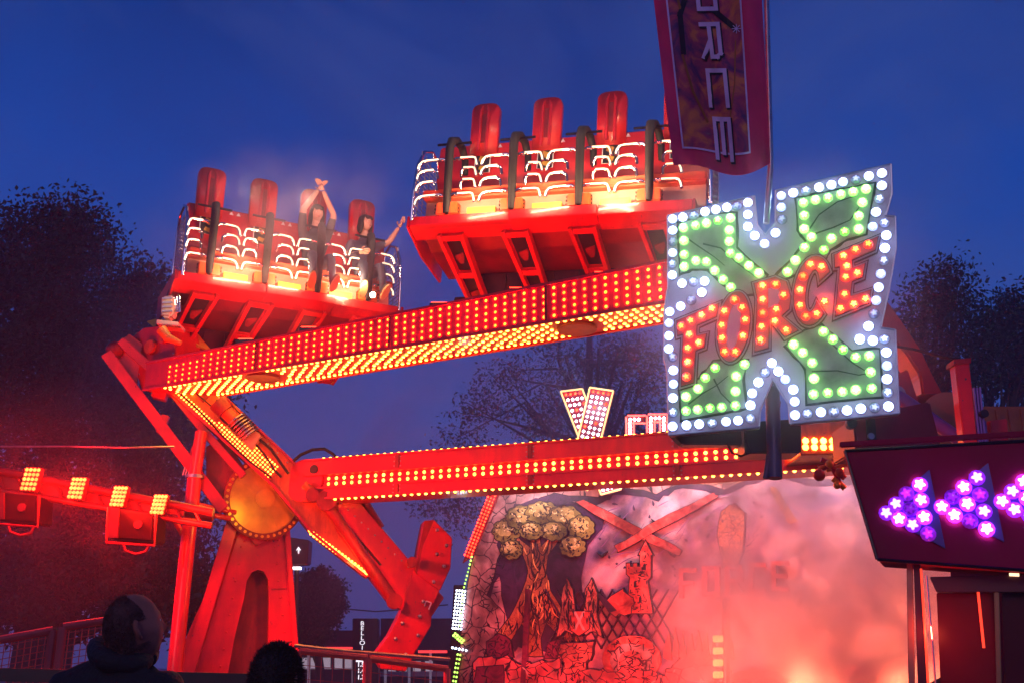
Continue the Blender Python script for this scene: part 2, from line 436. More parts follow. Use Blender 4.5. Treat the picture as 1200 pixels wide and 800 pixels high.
# lamp band along the lower edge (slightly recessed side face seen from below)
m = MB()
ex, ey = 319-190, 566-449; eL = math.hypot(ex, ey); inx, iny = ey/eL, -ex/eL
for i in range(38):
    t = .09+.86*i/37
    rows = 2 if t < .45 else (3 if t < .74 else 5)
    for k in range(rows):
        q = 3.0 + k*3.9
        m.dome(AP(190+ex*t+inx*q, 449+ey*t+iny*q, .012), an, .0135)
for i in range(18):
    t = (i+.5)/18
    for k in range(2): m.dome(AP(lerp(362,430,t)+k*1.5-1, lerp(620,670,t)+k*3.6, .012), an, .022)
m.build('arm_lamps', LO, ta, kind='stuff')
# inset panels, motor and gear on the plate
plate('access_panel', [(238,458),(246,464),(238,472),(231,465)], redd, .016, .02, bev=.003)
mm = Matrix.Rotation(0, 3, 'Z')
def armcyl(name, a, b, r, m_, o=.12, n=14, parent=None, smooth=True):
    mb = MB(); mb.tube([AP(*a, o), AP(*b, o)], r, n); return mb.build(name, m_, parent or ta, smooth=smooth)
gear = armcyl('drive_motor', (256,474), (266,485), .13, redd, .15)
armcyl('gearbox', (266,484), (279,497), .10, orange, .14)
for k in range(7):
    armcyl('cooling_fin', (277+k*2.6,494+k*2.9), (278+k*2.6,495.2+k*2.9), .15, steel, .14)
plate('control_box', [(290,497),(307,513),(296,530),(279,512)], mat('beige_box', (.6,.34,.2), .5), .20, .2, bev=.01)
plate('motor_bracket', [(262,470),(300,508),(292,516),(254,480)], redd, .03, .04)
for pts, r in (([(256,470),(250,480),(262,494),(276,506)], .018), ([(304,516),(318,528),(330,545),(338,556)], .02), ([(300,522),(312,536),(322,552),(330,560)], .018)):
    mb = MB(); mb.tube([AP(u, v, .12) for u, v in pts], r, 6); mb.build('hydraulic_hose', rubber, ta, smooth=True)
mb = MB(); mb.tube([AP(u, v, .1) for u, v in ((344,541),(352,534),(366,528),(380,527),(390,533),(394,538))], .022, 6); mb.build('hydraulic_hose', rubber, ta, smooth=True)
# lower part: gusset, pistons, counterweight
plate('gusset', [(368,612),(392,611),(430,664),(420,668)], orange, -.02, .06, bev=.004)
plate('lower_arm', [(398,585),(418,585),(486,664),(520,700),(470,760),(430,676),(440,700),(449,682)][:4]+[(500,730),(456,706),(430,672),(392,620)], red, .05, .36)
armcyl('piston', (380,589), (460,704), .075, redd, .25)
armcyl('piston', (424,582), (446,618), .07, redd, -.1)
armcyl('piston_rod', (446,618), (480,660), .035, steel, -.1)
armcyl('piston_rod', (356,570), (382,592), .05, orange, .25)
for u, v, r in ((382,590,.13),(460,705,.10),(366,583,.09),(480,660,.07)):
    mb = MB(); mb.disc(AP(u, v, .22), an, r, .12, 20); mb.build('pivot_pin', redd, ta, bevel=.008)
cw = [(496,611),(507,610),(528,631),(526,664),(514,690),(506,692),(487,671),(489,650)]
o1 = plate('counterweight', [(507,610),(528,631),(526,666),(514,692),(487,673),(494,640)], red, .16, .55)
o1b = plate('counterweight_edge', [(496,611),(507,610),(494,640),(487,673),(485,670),(490,640)], redd, .155, .5, bev=0)
plate('mid_block', [(484,668),(488,672),(514,692),(505,712),(500,726),(472,712),(474,696)], red, .12, .5)
plate('counterweight', [(474,706),(504,722),(503,734),(486,762),(474,786),(446,783),(437,768),(456,742)], red, .17, .55)
m = MB()
for u, v in ((510,622),(521,640),(518,664),(506,682),(510,650),(494,705),(490,722),(470,730),(488,744),(474,766),(455,772),(462,748)): m.dome(AP(u, v, .185), an, .028)
m.build('bolts', steel, ta, kind='stuff')
# painted bracket mark
m = MB()
for a, b in (((498,704),(504,706)),((504,706),(501,714)),((498,704),(496,710))): m.bar(AP(*a, .13), AP(*b, .13), .014, .012, an)
m.build('painted_mark', white, ta)
# outer brace (lattice) on the far left
tr = thing('arm_brace', (AP(125,413).x, AP(125,413).y, 0), 'red lattice brace with triangular openings, outside left of the orange swing arm', 'ride brace')
def brace(a, b, w, o=-.1, d=.22, name='brace_bar', m_=red):
    mb = MB(); mb.bar(AP(*a, o), AP(*b, o), w, d, an); return mb.build(name, m_, tr, bevel=.008)
brace((124,413), (262,596), .15)
brace((140,398), (200,452), .12, -.13)
brace((178,459), (194,463), .10, -.12); brace((193,484), (186,505), .10, -.14, .1, 'rib'); brace((237,503), (222,536), .09, -.14, .1, 'rib')
brace((200,456), (240,505), .10, -.15, .16, 'brace_bar'); brace((240,505), (285,556), .10, -.15, .16)
mb = MB(); mb.prism([AP(u, v, -.12) for u, v in ((122,415),(128,403),(150,388),(166,400),(158,456),(146,440))], -an, .18); mb.build('tip_plate', red, tr, bevel=.01)
mb = MB(); mb.prism([AP(u, v, -.2) for u, v in ((240,520),(262,506),(290,552),(276,588),(262,592),(240,562))], -an, .08); mb.build('web_plate', redd, tr, bevel=.005)
for k in range(5):
    mb = MB(); mb.bar(AP(217+k*3, 546-k*2, -.02), AP(214+k*3, 556+k*.5, -.02), .012, .05, an); mb.build('vent_slat', white, tr)
m = MB(); m.ell(AP(133, 408, -.1), (.12,.12,.12), 14, 10); m.build('tip_bearing', redd, tr, smooth=True)

# seams, bolts and cables that dress the booms
m = MB()
for q in (1.9, 3.9, 5.9, 7.7):
    if q < ln: m.bar(fp(q, .01)+bn*.006, fp(q, H(q)-.01)+bn*.006, .03, .012, bn)
m.build('panel_joint', redd, tb, kind='stuff')
m = MB()
for q in range(int(ln/.32)):
    m.dome(fp(.2+q*.32, H(0)*.035)+bn*.004, bn, .009); m.dome(fp(.2+q*.32, H(q*.32)-.012)+bn*.016, bn, .009)
m.build('rivets', steel, tb, kind='stuff')
m = MB(); m.tube([fp(.1+q*.6, H(0)+.03+.018*math.sin(q*1.9))-bn*(.06+.01*(q%3)) for q in range(int(ln/.6))], .016, 6); m.build('cable_run', rubber, tb, smooth=True)
m = MB()
for q in (1.4, 3.2, 5.0, 6.6): m.bar(lp(q, .0, .006), lp(q, .15, .006), .05, .012, lnm); m.bar(lp(q, .33, .006), lp(q, HL, .006), .05, .012, lnm)
m.build('flange_plate', redd, tl, kind='stuff')
m = MB()
for q in (1.4, 3.2, 5.0, 6.6):
    for s_ in (-.045,.045):
        for hh in (.03,.08,.13,.37,.43,.49): m.dome(lp(q+s_, hh, .002), lnm, .010)
m.build('bolts', steel, tl, kind='stuff')
m = MB(); m.tube([lp(.3+q*.5, HL+.03+.012*math.sin(q*2.3), -.2) for q in range(int(ll/.5))], .018, 6); m.build('cable_run', rubber, tl, smooth=True)
for pts, r in (([(212,462),(232,480),(262,512),(292,540),(318,560)], .014), ([(352,556),(372,578),(396,604),(420,632),(446,662)], .016), ([(226,458),(250,478),(272,500)], .010)):
    m = MB(); m.tube([AP(u, v, .05) for u, v in pts], r, 6); m.build('cable', rubber, ta, smooth=True)
m = MB()
for t_ in range(11):
    m.dome(AP(lerp(238,352,t_/10)-4, lerp(441,549,t_/10)+3, .004), an, .014)
    m.dome(AP(lerp(400,478,t_/10), lerp(590,664,t_/10), .055), an, .014)
m.build('bolts', steel, ta, kind='stuff')
# ============================================================ TOWER
tn = Vector((.30, -1, 0)).normalized(); t0 = P(300, 700, 13.9)
def TP(u, v, o=0): return PL(u, v, t0, tn) + tn*o
tt = thing('ride_tower', (t0.x, t0.y, DZ), 'tall red tapered support tower with arched recess and round gold bearing plate', 'ride tower')
def tplate(name, pts, m_, o=0, t=.3, bev=.01, parent=None):
    mb = MB(); mb.prism([TP(u, v, o) for u, v in pts], -tn, t); return mb.build(name, m_, parent or tt, bevel=bev)
# front wall built as a ring round the arched recess
outer = [(283,612),(334,606),(345,690),(352,800),(352,830),(330,835),(264,835),(190,835),(196,800),(236,704)]
arch = [(286,700),(289,680),(295,670),(302,667),(309,669),(314,678),(315,700),(314,800),(313,830),(262,830),(265,800),(274,750)]
N = 40
def resample(poly, n):
    P2 = [Vector(p).to_3d() for p in poly]; L = [(P2[(i+1) % len(P2)]-P2[i]).length for i in range(len(P2))]; T = sum(L); out = []
    for k in range(n):
        d = T*k/n; i = 0
        while d > L[i]: d -= L[i]; i += 1
        q = P2[i].lerp(P2[(i+1) % len(P2)], d/L[i]); out.append((q.x, q.y))
    return out
mb = MB(); k_ = len(arch)
def toward(poly, c=(300,745)):   # star-shaped ring: intersect rays from centre with the outer outline
    res = []
    for (x, y) in arch:
        d = Vector((x-c[0], y-c[1])); best = None
        for i in range(len(poly)):
            p = Vector(poly[i])-Vector(c); q = Vector(poly[(i+1) % len(poly)])-Vector(c); e = q-p
            den = d.x*e.y-d.y*e.x
            if abs(den) < 1e-6: continue
            t = (p.x*e.y-p.y*e.x)/den; s = (p.x*d.y-p.y*d.x)/den
            if t > 0 and -1e-6 <= s <= 1.000001 and (best is None or t < best): best = t
        res.append((c[0]+d.x*best, c[1]+d.y*best))
    return res
# refine the arch outline so that the outer corners survive
def refine(poly, n):
    out = []
    for i in range(len(poly)):
        a, b = poly[i], poly[(i+1) % len(poly)]
        for k in range(n): out.append((lerp(a[0], b[0], k/n), lerp(a[1], b[1], k/n)))
    return out
arch = refine(arch, 4); out2 = toward(outer)
mb.ring([TP(*p, -.3) for p in out2], [TP(*p, -.3) for p in arch], tn, .3); mb.build('front_wall', red, tt)
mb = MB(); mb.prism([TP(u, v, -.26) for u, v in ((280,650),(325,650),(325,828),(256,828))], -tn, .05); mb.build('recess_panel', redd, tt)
tplate('slot_plate', [(282,700),(284,680),(287,678),(283,708)], black, -.2, .02, 0)
m = MB()
for u0, v0, u1, v1, n in ((290,640,262,800,9),(322,640,340,800,9),(286,634,326,632,4)):
    for i in range(n): m.dome(TP(lerp(u0,u1,i/(n-1))-(7 if u0 == 290 else 0), lerp(v0,v1,i/(n-1)), .004), tn, .016)
m.build('bolts', red, tt, kind='stuff')
for v in (690, 752):
    m = MB(); m.bar(TP(248-(v-690)*.30,v,.006), TP(340+(v-690)*.1,v-3,.006), .016, .01, tn) if False else m.bar(TP(318,v,.006), TP(336+(v-690)*.13,v-1,.006), .014, .01, tn); m.build('weld_seam', redd, tt)
# left raked face and back leg
mb = MB(); mb.hexa([TP(279,612,0), TP(190,835,0), TP(204,835,-1.4), TP(290,612,-.7)], [TP(283,612,.02), TP(214,835,.02), TP(228,835,-1.35), TP(296,612,-.65)]); mb.build('raked_leg', red, tt)
mb = MB(); mb.bar(TP(276,600,.05), TP(206,835,.12), .16, .10, tn); mb.build('leg_flange', red, tt, bevel=.01)
mb = MB(); mb.bar(TP(335,606,.03), TP(352,835,.03), .07, .10, tn); mb.build('leg_flange', red, tt, bevel=.01)
mb = MB(); mb.prism([TP(u, v, .12) for u, v in ((276,566),(330,566),(340,612),(300,640),(270,604))], -tn, .7); mb.build('tower_head', red, tt, bevel=.02)
# gold bearing plate with bolts
dn = Vector((.42, -1, -.1)).normalized(); dc = P(309, 584, 13.80)
mb = MB(); mb.disc(dc, dn, .48, .10, 64, rx=.48); disc_o = mb.build('bearing_plate', gold, tt, bevel=.012)
sp_ = MB()
for i in range(12):
    a = 2*math.pi*i/12; e1 = dn.cross(Vector((0,0,1))).normalized(); e2 = dn.cross(e1); dr = e1*math.cos(a)+e2*math.sin(a); sp_.bar(dc+dr*.16+dn*.103, dc+dr*.43+dn*.103, .022, .008, dn)
sp_.build('radial_rib', gold, disc_o, kind='stuff')
sp_ = MB(); sp_.disc(dc+dn*.10, dn, .13, .04, 28, rx=.13); sp_.build('centre_boss', gold, disc_o, bevel=.008)
u1 = dn.cross(Vector((0,0,1))).normalized(); v1 = dn.cross(u1)
rg = MB(); kk = 64
rg.ring([dc+(u1*math.cos(2*math.pi*i/kk)+v1*math.sin(2*math.pi*i/kk))*.54 for i in range(kk)], [dc+(u1*math.cos(2*math.pi*i/kk)+v1*math.sin(2*math.pi*i/kk))*.46 for i in range(kk)], dn, .13)
rg.build('bearing_ring', redd, disc_o)
mb = MB()
for i in range(40):
    a = 2*math.pi*i/40; mb.disc(dc+(u1*math.cos(a)+v1*math.sin(a))*.50+dn*.13, dn, .022, .02, 6)
mb.build('bolts', gold, disc_o, kind='stuff')
# round strut standing beside the tower with its cross bars
tp = thing('strut_post', (P(212,790,13.0).x, 13.0, DZ), 'round red tube post leaning beside the left of the red tower', 'ride post')
def px(a, b, Y1, Y2, r, name, m_=red, par=None):
    mb = MB(); mb.tube([P(*a, Y1), P(*b, Y2)], r, 16); return mb.build(name, m_, par, smooth=True)
px((203,800), (228,560), 13.0, 13.2, .092, 'tube', red, tp); px((228,560), (236,506), 13.2, 13.25, .08, 'tube_top', red, tp)
mb = MB(); mb.disc(P(228,560,13.2), (0,0,1), .12, .04, 20); mb.build('collar', steel, tp)
px((226,590), (276,600), 13.2, 13.6, .035, 'cross_bar', red, tp); px((226,598), (274,608), 13.2, 13.6, .035, 'cross_bar', red, tp)
px((222,640), (202,604), 13.2, 13.0, .035, 'diagonal_bar', red, tp)

# light on the tower from the lit lamp rows of the arm
p = AP(262,520,.25); lamp('arm_lamp_light', 'AREA', p, (1,.4,.08), 22, 1.6, .25, to=p+an+Vector((0,0,-.6)))
lamp('bearing_light', 'POINT', P(292,600,12.9), (1,.50,.08), 7, .08)
lamp('arm_low_light', 'POINT', P(418,650,12.6), (1,.10,.02), 60, .08)

# ============================================================ GONDOLAS
seatred = mat('seat_red', (.55, .015, .02), .38, 0, .25, 3, .05, 40, coat=.2)
skinbar = chrome
amber = mat('amber_panel', (.85, .42, .04), .45, 0, .2, 5, emit=(1,.5,.05), es=.3, sampling='NONE')
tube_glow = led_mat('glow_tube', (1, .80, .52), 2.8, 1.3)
def gondola(O, E, back, n_seat, label, seat_dx, spacing, first):
    x = (E-O).normalized(); z = Vector((0,0,1)); y = z.cross(x).normalized(); z = x.cross(y).normalized()
    if y.y < 0: y = -y
    z = x.cross(y)
    M = Matrix((x, y, z)).transposed(); W = (E-O).length
    t = bpy.data.objects.new('gondola', None); COL.objects.link(t); t.location = O; t.rotation_euler = M.to_euler()
    tag(t, label, 'ride gondola', 'seat gondolas of the ride')
    def B(mb, name, m_, par=t, **k): return mb.build(name, m_, par, local=True, **k)
    # floor
    mb = MB(); mb.prism([(-.12,0,0),(-.12,0,-.10),(-.12,.05,-.12),(-.12,1.25,-.12),(-.12,1.25,0)], (1,0,0), W+.24); B(mb, 'floor', mat('floor_red', (.42,.012,.012), .4, .2, .3, 4), bevel=.006)
    # fascia in three lengths, each a bit proud of the next
    k = 3; e = [(-.16, W*.36, -.02), (W*.36, W*.70, -.05), (W*.70, W+.16, -.03)]
    for x0, x1, yy in e:
        mb = MB(); mb.prism([(x0+.003,yy,.03),(x0+.003,yy,-.09),(x0+.003,yy+.26,-.19),(x0+.003,yy+.30,-.15),(x0+.003,yy+.06,.02)], (1,0,0), x1-x0-.006); B(mb, 'fascia', red, bevel=.006)
    # side cheeks with slot
    for sx, xx in ((-1, -.19), (1, W+.16)):
        mb = MB(); mb.prism([(xx,-.02,.04),(xx,-.03,-.11),(xx,.5,-.32),(xx,1.2,-.42),(xx,1.25,.04)], (1,0,0), .03); B(mb, 'side_cheek', red, bevel=.006)
        mb = MB(); mb.prism([(xx+(.031 if sx > 0 else -.006),.30,-.14),(xx+(.031 if sx>0 else -.006),.35,-.2),(xx+(.031 if sx>0 else -.006),.62,-.28),(xx+(.031 if sx>0 else -.006),.6,-.2)], (1,0,0), .005); B(mb, 'cheek_slot', black)
    # underside: belly and cross tube
    mb = MB(); mb.prism([(-.05,.30,-.14),(-.05,.5,-.26),(-.05,1.2,-.38),(-.05,1.22,-.13)], (1,0,0), W+.1); B(mb, 'belly_panel', mat('belly_red', (.28,.012,.012), .4, .2, .4, 3, .1, 20), bevel=.01)
    mb = MB(); mb.box((W*.42, 1.2, -.60), (W*.60, .5, .40)); B(mb, 'machine_box', darkm, bevel=.03)
    mb = MB(); mb.tube([(W*.05,1.0,-.78),(W*.75,1.0,-.78)], .07, 12); B(mb, 'cross_tube', darkm, smooth=True)
    for i in range(6):
        mb = MB(); mb.box((W*(.16+.1*i), .93, -.60), (.05, .03, .30)); B(mb, 'machine_rib', darkm)
    # forked brackets
    for i in range(n_seat):
        bx = first + spacing*i + .02
        a = Vector((bx, .14, -.15)); b = Vector((bx+back*.30, 1.0, -.92)); dd = (b-a).normalized(); xs = Vector((1,0,0)); nn = dd.cross(xs).normalized()
        br = MB(); br.prism([a-xs*.15, a+xs*.15, b+xs*.11, b-xs*.11], -nn, .035); bo = B(br, 'bracket', red, bevel=.005)
        rl = MB()
        for s_ in (-1, 1): rl.bar(a+xs*s_*.15+nn*.03, b+xs*s_*.10+nn*.03, .05, .12, nn)
        for q in (.04, .5, .97): c = a.lerp(b, q)+nn*.03; rl.bar(c-xs*.12, c+xs*.12, .07, .09, nn)
        B(rl, 'bracket_rails', red, bo)
        for q in (.28, .75):
            c = a.lerp(b, q)+nn*.003; sl = MB(); sl.prism([c-xs*.10-dd*.21, c+xs*.10-dd*.21, c+xs*.09+dd*.21, c-xs*.09+dd*.21], nn, .012); B(sl, 'slot', black, bo)
            sl = MB(); sl.prism([c-xs*.06-dd*.02+nn*.012, c+xs*.07-dd*.06+nn*.012, c+xs*.07-dd*.02+nn*.012, c+xs*.02+dd*.10+nn*.012, c-xs*.03+dd*.10+nn*.012, c-xs*.06+dd*.03+nn*.012], nn, .03); B(sl, 'latch', redd, bo, bevel=.006)
    # bench shell
    mb = MB(); mb.prism([(-.04,.40,.32),(-.04,.48,1.24),(-.04,.56,1.26),(-.04,.62,.3)], (1,0,0), W+.08+seat_dx); B(mb, 'bench_back', seatred, bevel=.02)
    mb = MB(); mb.prism([(-.04,.06,.30),(-.04,.03,.42),(-.04,.42,.36),(-.04,.42,.28)], (1,0,0), W+.08+seat_dx); B(mb, 'bench_front', mat('bench_orange', (.7,.12,.05), .4, 0, .2, 3), bevel=.02)
    mb = MB(); mb.prism([(-.02,.16,.02),(-.02,.16,.29),(-.02,.22,.29),(-.02,.22,.02)], (1,0,0), W+.04+seat_dx); B(mb, 'kick_panel', mat('kick_pink', (.75,.32,.24), .4, 0, .2, 3))
    for i in range(n_seat-1):
        xx = first+spacing*(i+.5); mb = MB(); mb.box((xx, .08, .09), (spacing*.44, .05, .11)); B(mb, 'amber_panel', amber, bevel=.006)
        for s_ in (-.05, .05): mb = MB(); mb.prism([(xx+s_-.03,.462,1.16),(xx+s_+.03,.462,1.16),(xx+s_,.462,1.21)], (0,-1,0), .01); B(mb, 'reflector', white)
    glow = MB(); glow.tube([(0.02,.10,.022+.0),(W-.02,.10,.022)], .014, 6); B(glow, 'strip_light', tube_glow)
    for i in range(n_seat):
        sx = first + spacing*i + seat_dx; s = MB(); s.box((sx, .24, .40), (spacing*.8, .36, .10)); st = B(s, 'seat', seatred, bevel=.04)
        # tall headrest with centre groove
        hr = MB(); pts = []
        wd = .188; z0, z1 = 1.02, 1.77
        for a in range(0, 181, 20): pts.append((sx+math.copysign(abs(math.cos(R(a)))**.6, math.cos(R(a)))*wd, .34, z1-.11+math.sin(R(a))**.7*.11))
        pts += [(sx-wd*.95,.34,z0),(sx+wd*.95,.34,z0)]
        hr.prism(pts, (0,1,.08), .16); ho = B(hr, 'headrest', seatred, st, bevel=.035)
        for p_ in ho.data.polygons: p_.use_smooth = True
        for sg in (-1, 1):
            gr = MB(); gr.tube([(sx+sg*.055,.337,z0+.05),(sx+sg*.055,.335,z1-.12),(sx+sg*.03,.345,z1-.04)], [.022,.022,.008], 8); B(gr, 'bolster', seatred, st, smooth=True)
        gr = MB(); gr.box((sx,.34,(z0+z1)/2), (.055,.012,.42)); B(gr, 'groove', redd, st)
        # black and gold emblem below the headrest
        em = MB(); em.prism([(sx-.11,.40,.78),(sx-.11,.40,1.10),(sx,.40,1.19),(sx+.11,.40,1.10),(sx+.11,.40,.78)], (0,-1,0), .008); eo = B(em, 'emblem', white, st)
        em = MB(); em.prism([(sx-.095,.391,.78),(sx-.095,.391,1.092),(sx,.391,1.17),(sx+.095,.391,1.092),(sx+.095,.391,.78)], (0,-1,0), .006); B(em, 'emblem_field', black, st)
        em = MB(); em.prism([(sx-.055,.384,.95),(sx-.03,.384,1.02),(sx+.05,.384,.99),(sx+.02,.384,.91)], (0,-1,0), .004)
        em.prism([(sx-.05,.384,.83),(sx-.03,.384,.88),(sx+.055,.384,.86),(sx+.03,.384,.80)], (0,-1,0), .004); B(em, 'emblem_mark', gold, st)
        # clamp and lift post
        sx = first + spacing*i
        for s_ in (-1, 1):
            cl = MB(); cl.box((sx+s_*.085, .02, .11), (.12, .13, .17)); co = B(cl, 'clamp', orange, bevel=.014)
            for q in range(3): cb = MB(); cb.disc((sx+s_*.15, -.02, .06+.05*q), (s_,0,0), .013, .012, 6); B(cb, 'bolt', black, co)
        lb_ = MB(); lb_.tube([(sx,-.02,.05),(sx,-.07,.5),(sx,-.10,.90),(sx,-.06,1.03),(sx+.03,.04,1.08),(sx+.06,.16,1.04),(sx+.08,.26,.90),(sx+.08,.30,.72)], [.05,.052,.056,.056,.055,.05,.045,.04], 12)
        po = B(lb_, 'lift_post', rubber, smooth=True)
        cb = MB(); cb.tube([(sx-.22,.02,1.03),(sx+.24,.02,1.03)], .017, 8); B(cb, 'cross_handle', black, po)
        rb = MB()
        for sg in (-1, 1):
            for kz, z_ in enumerate((.76, .62, .46, .27)):
                xo = sg*spacing*.5; a = .06 if kz in (0, 3) else spacing*.22
                pth = []
                if kz in (1, 2): pth += [(sx+sg*(a-.03), -.02, z_-.02+.07*-1), (sx+sg*(a-.025), -.05, z_-.02)]
                pth += [(sx+sg*a, -.06, z_+.0), (sx+sg*(a+.03), -.07, z_+.015)]
                pth += [(sx+xo*.74, -.07, z_+.01), (sx+xo*.84, -.09, z_-.015), (sx+xo*.90, -.12, z_-.07), (sx+xo*.93, -.12, z_-.14)]
                rb.tube(pth, .021, 8)
        B(rb, 'leg_restraint', skinbar, smooth=True)
        for kz in (.76, .27):
            for sg in (-1,1): cc = MB(); cc.disc((sx+sg*.115,-.064,kz+.012), (sg,0,0), .026, .02, 8); B(cc, 'bar_collar', steel)
        # glowing tubes added on the bars in place of their bright reflections
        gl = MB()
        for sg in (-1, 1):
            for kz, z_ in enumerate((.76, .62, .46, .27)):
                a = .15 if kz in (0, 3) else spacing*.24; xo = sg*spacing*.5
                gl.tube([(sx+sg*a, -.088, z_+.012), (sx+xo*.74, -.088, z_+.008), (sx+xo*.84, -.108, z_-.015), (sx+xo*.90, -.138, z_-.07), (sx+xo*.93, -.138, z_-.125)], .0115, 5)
        B(gl, 'bar_highlight', tube_glow, kind='stuff')
    # end guards with grilles
    for sx in (-.10, W+.10+seat_dx):
        gd = MB(); pth = [(sx,-.08,-.05),(sx,-.10,.35),(sx,-.04,.75),(sx,.12,1.0),(sx,.36,1.12),(sx,.6,1.08),(sx,.72,.8),(sx,.74,0)]
        gd.tube(pth, .022, 8); go = B(gd, 'end_guard', chrome, smooth=True)
        gg = MB()
        for q in range(16): zz = .02+q*.058; y0 = -.08+max(0,(zz-.55))*.45; gg.tube([(sx,y0,zz),(sx,.72,zz+.02)], .007, 5)
        for q in range(5): gg.tube([(sx,.05+q*.15,0),(sx,.05+q*.15,.98)], .007, 5)
        B(gg, 'grille', steel, go, kind='stuff')
    Mw = Matrix.LocRotScale(O, M.to_euler(), None)
    for i in range(n_seat):
        a = Mw @ Vector((first+spacing*i+spacing*.5*(1 if i < n_seat-1 else -1), -.32, .12)); b = Mw @ Vector((first+spacing*i+spacing*.4, .35, .75))
        lamp('seat_strip_light', 'AREA', a, (1,.62,.34), 17.0, .5, .06, to=b)
        lamp('seat_fill_light', 'POINT', Mw @ Vector((first+spacing*(i+.5), -.55, 1.15)), (1,.60,.42), 15.0, .05)  # points added in front to brighten headrests and riders
    return t, Mw
GL_O = PZ(222, 322, 6.42); GL_E = PZ(458, 361, 6.42)
gl_t, GLM = gondola(GL_O, GL_E, -.9, 4, 'left gondola with four red seats, two of them carrying riders', 0, (GL_E-GL_O).length*.262, (GL_E-GL_O).length*.085)
GR_O = P(494, 257, 11.9); GR_E = P(796, 238, 10.95)
GRW = (GR_E-GR_O).length
gr_t, GRM = gondola(GR_O, GR_E, .7, 4, 'right gondola with four empty tall red seats, partly behind the banner', .27, GRW*.262, GRW*.105)
# links between gondolas and the boom
m = MB(); mw = GLM @ Vector((.9, 1.25, -.6)); mw2 = fp(full*.30, .3)-bn*.4
sup = thing('gondola_link', (mw.x, mw.y, mw.z), 'dark steel link carrying the left gondola on the lamp studded boom', 'ride link'); m.bar(mw, mw2, .35, .3); m.build('link_bar', darkm, sup, bevel=.02)
m = MB(); mw = GRM @ Vector((1.9, 1.2, -.6)); mw2 = fp(full*.80, .3)-bn*.4
sup = thing('gondola_link', (mw.x, mw.y, mw.z), 'dark steel link carrying the right gondola on the lamp studded boom', 'ride link'); m.bar(mw, mw2, .35, .3); m.build('link_bar', darkm, sup, bevel=.02)
cream = mat('cream_paint', (.8,.66,.5), .4, 0, .2, 6)
dv = thing('drive_unit', P(196,380,12.7), 'small cream and yellow drive unit under the far left end of the left gondola', 'motor')
m = MB(); m.prism([P(u, v, 12.7) for u, v in ((189,347),(203,345),(204,364),(199,372),(188,371))], (0,1,0), .2); m.build('cream_casing', cream, dv, bevel=.03)
m = MB(); m.prism([P(u, v, 12.62) for u, v in ((183,374),(209,377),(209,382),(183,380))], (0,1,0), .3); m.build('cream_flange', cream, dv, bevel=.01)
for q in range(4): m = MB(); m.bar(P(190,350+q*5,12.68), P(202,349.5+q*5,12.68), .02, .02); m.build('cooling_fin', steel, dv)
m = MB(); m.tube([P(189,386,12.6), P(197,396,12.6), P(212,402,12.6)], [.07,.06,.03], 12); m.build('yellow_elbow', yellow, dv, smooth=True)
for k in range(3): m = MB(); m.tube([P(204+k*3,348,12.75), P(206+k*2.4,366,12.75)], .013, 6); m.build('rod', chrome, dv)
lamp('drive_unit_light', 'POINT', P(205,352,12.4), (1,.7,.4), 3, .04)
# bright spot lamp on the left gondola lip
sl = thing('spot_lamp', P(437,346,12.2), 'small blazing white spotlight on the lip of the left gondola', 'lamp')
m = MB(); m.disc(P(437,346,12.15), (0,-1,-.2), .045, .03, 16); m.build('housing', black, sl)
m = MB(); m.disc(P(437,346,12.14), (0,-1,-.2), .035, .025, 16); m.build('lens', mat('hot_lamp', (1,1,1), .3, emit=(1,.9,.7), es=40), sl)
lamp('spot_lamp_light', 'POINT', P(437,346,12.0), (1,.8,.5), 7, .03)
# ============================================================ BIG X SIGN
sc_ = P(915, 350, 6.6); sn = Vector((-.30, -1, -.05)).normalized()
def SG(px_, py_, o=0): return PL(760+px_/2.352, 180+py_/2.352, sc_, sn) + sn*o
FS = frame(sn)
base = P(905, 520, 6.75)
xs = thing('x_sign', base, 'huge X shaped board edged in white bulbs with FORCE in red lights', 'lit sign')
board = [(53,172),(292,118),(299,196),(322,226),(350,190),(350,103),(668,30),(671,112),(654,172),(680,174),(682,262),(662,380),(640,480),(680,486),(691,715),(390,743),(386,690),(342,618),(308,700),(305,752),(56,775),(52,600),(42,560),(44,430),(50,392),(54,372)]
bm_ = mat('sign_board', (.74,.72,.74), .45, .1, .22, 1.6, .04, 30)
mb = MB(); mb.prism([SG(x, y, -.10) for x, y in board], sn, .10); mb.build('board', bm_, xs, bevel=.004)
mb = MB()
for i in range(len(board)):
    a = board[i]; b = board[(i+1) % len(board)]; mb.tube([SG(*a, .002), SG(*b, .002)], .007, 6)
mb.build('edge_profile', mat('edge_profile', (.5,.52,.6), .3, .5, .1), xs)
greenp = mat('sign_green_paint', (.50,.49,.48), .4, 0, .55, 6.0); outl = mat('sign_outline_paint', (.015,.04,.02), .5, 0, .3, 12)
arms_ = [[(85,195),(160,172),(240,165),(242,262),(325,338),(300,385),(240,392),(165,318),(120,318),(88,330)],
 [(408,126),(515,104),(622,84),(598,222),(548,235),(500,265),(486,296),(372,347),(352,340),(402,288),(436,242),(414,212)],
 [(272,570),(258,625),(268,700),(180,716),(92,732),(88,655),(142,620),(180,572)],
 [(478,474),(560,545),(635,540),(642,668),(540,676),(438,688),(434,592),(380,530),(400,500)]]
for a in arms_:
    o_ = offset_poly(a, 6); ou = []
    for i, (x, y) in enumerate(refine(o_, 4)): ou.append((x+random.uniform(-2.5,2.5), y+random.uniform(-2.5,2.5)))
    mb = MB(); mb.prism([SG(*p, 0) for p in ou], sn, .003); mb.build('arm_outline', outl, xs)
    mb = MB(); mb.prism([SG(*p, 0) for p in a], sn, .006); mb.build('arm_field', greenp, xs)
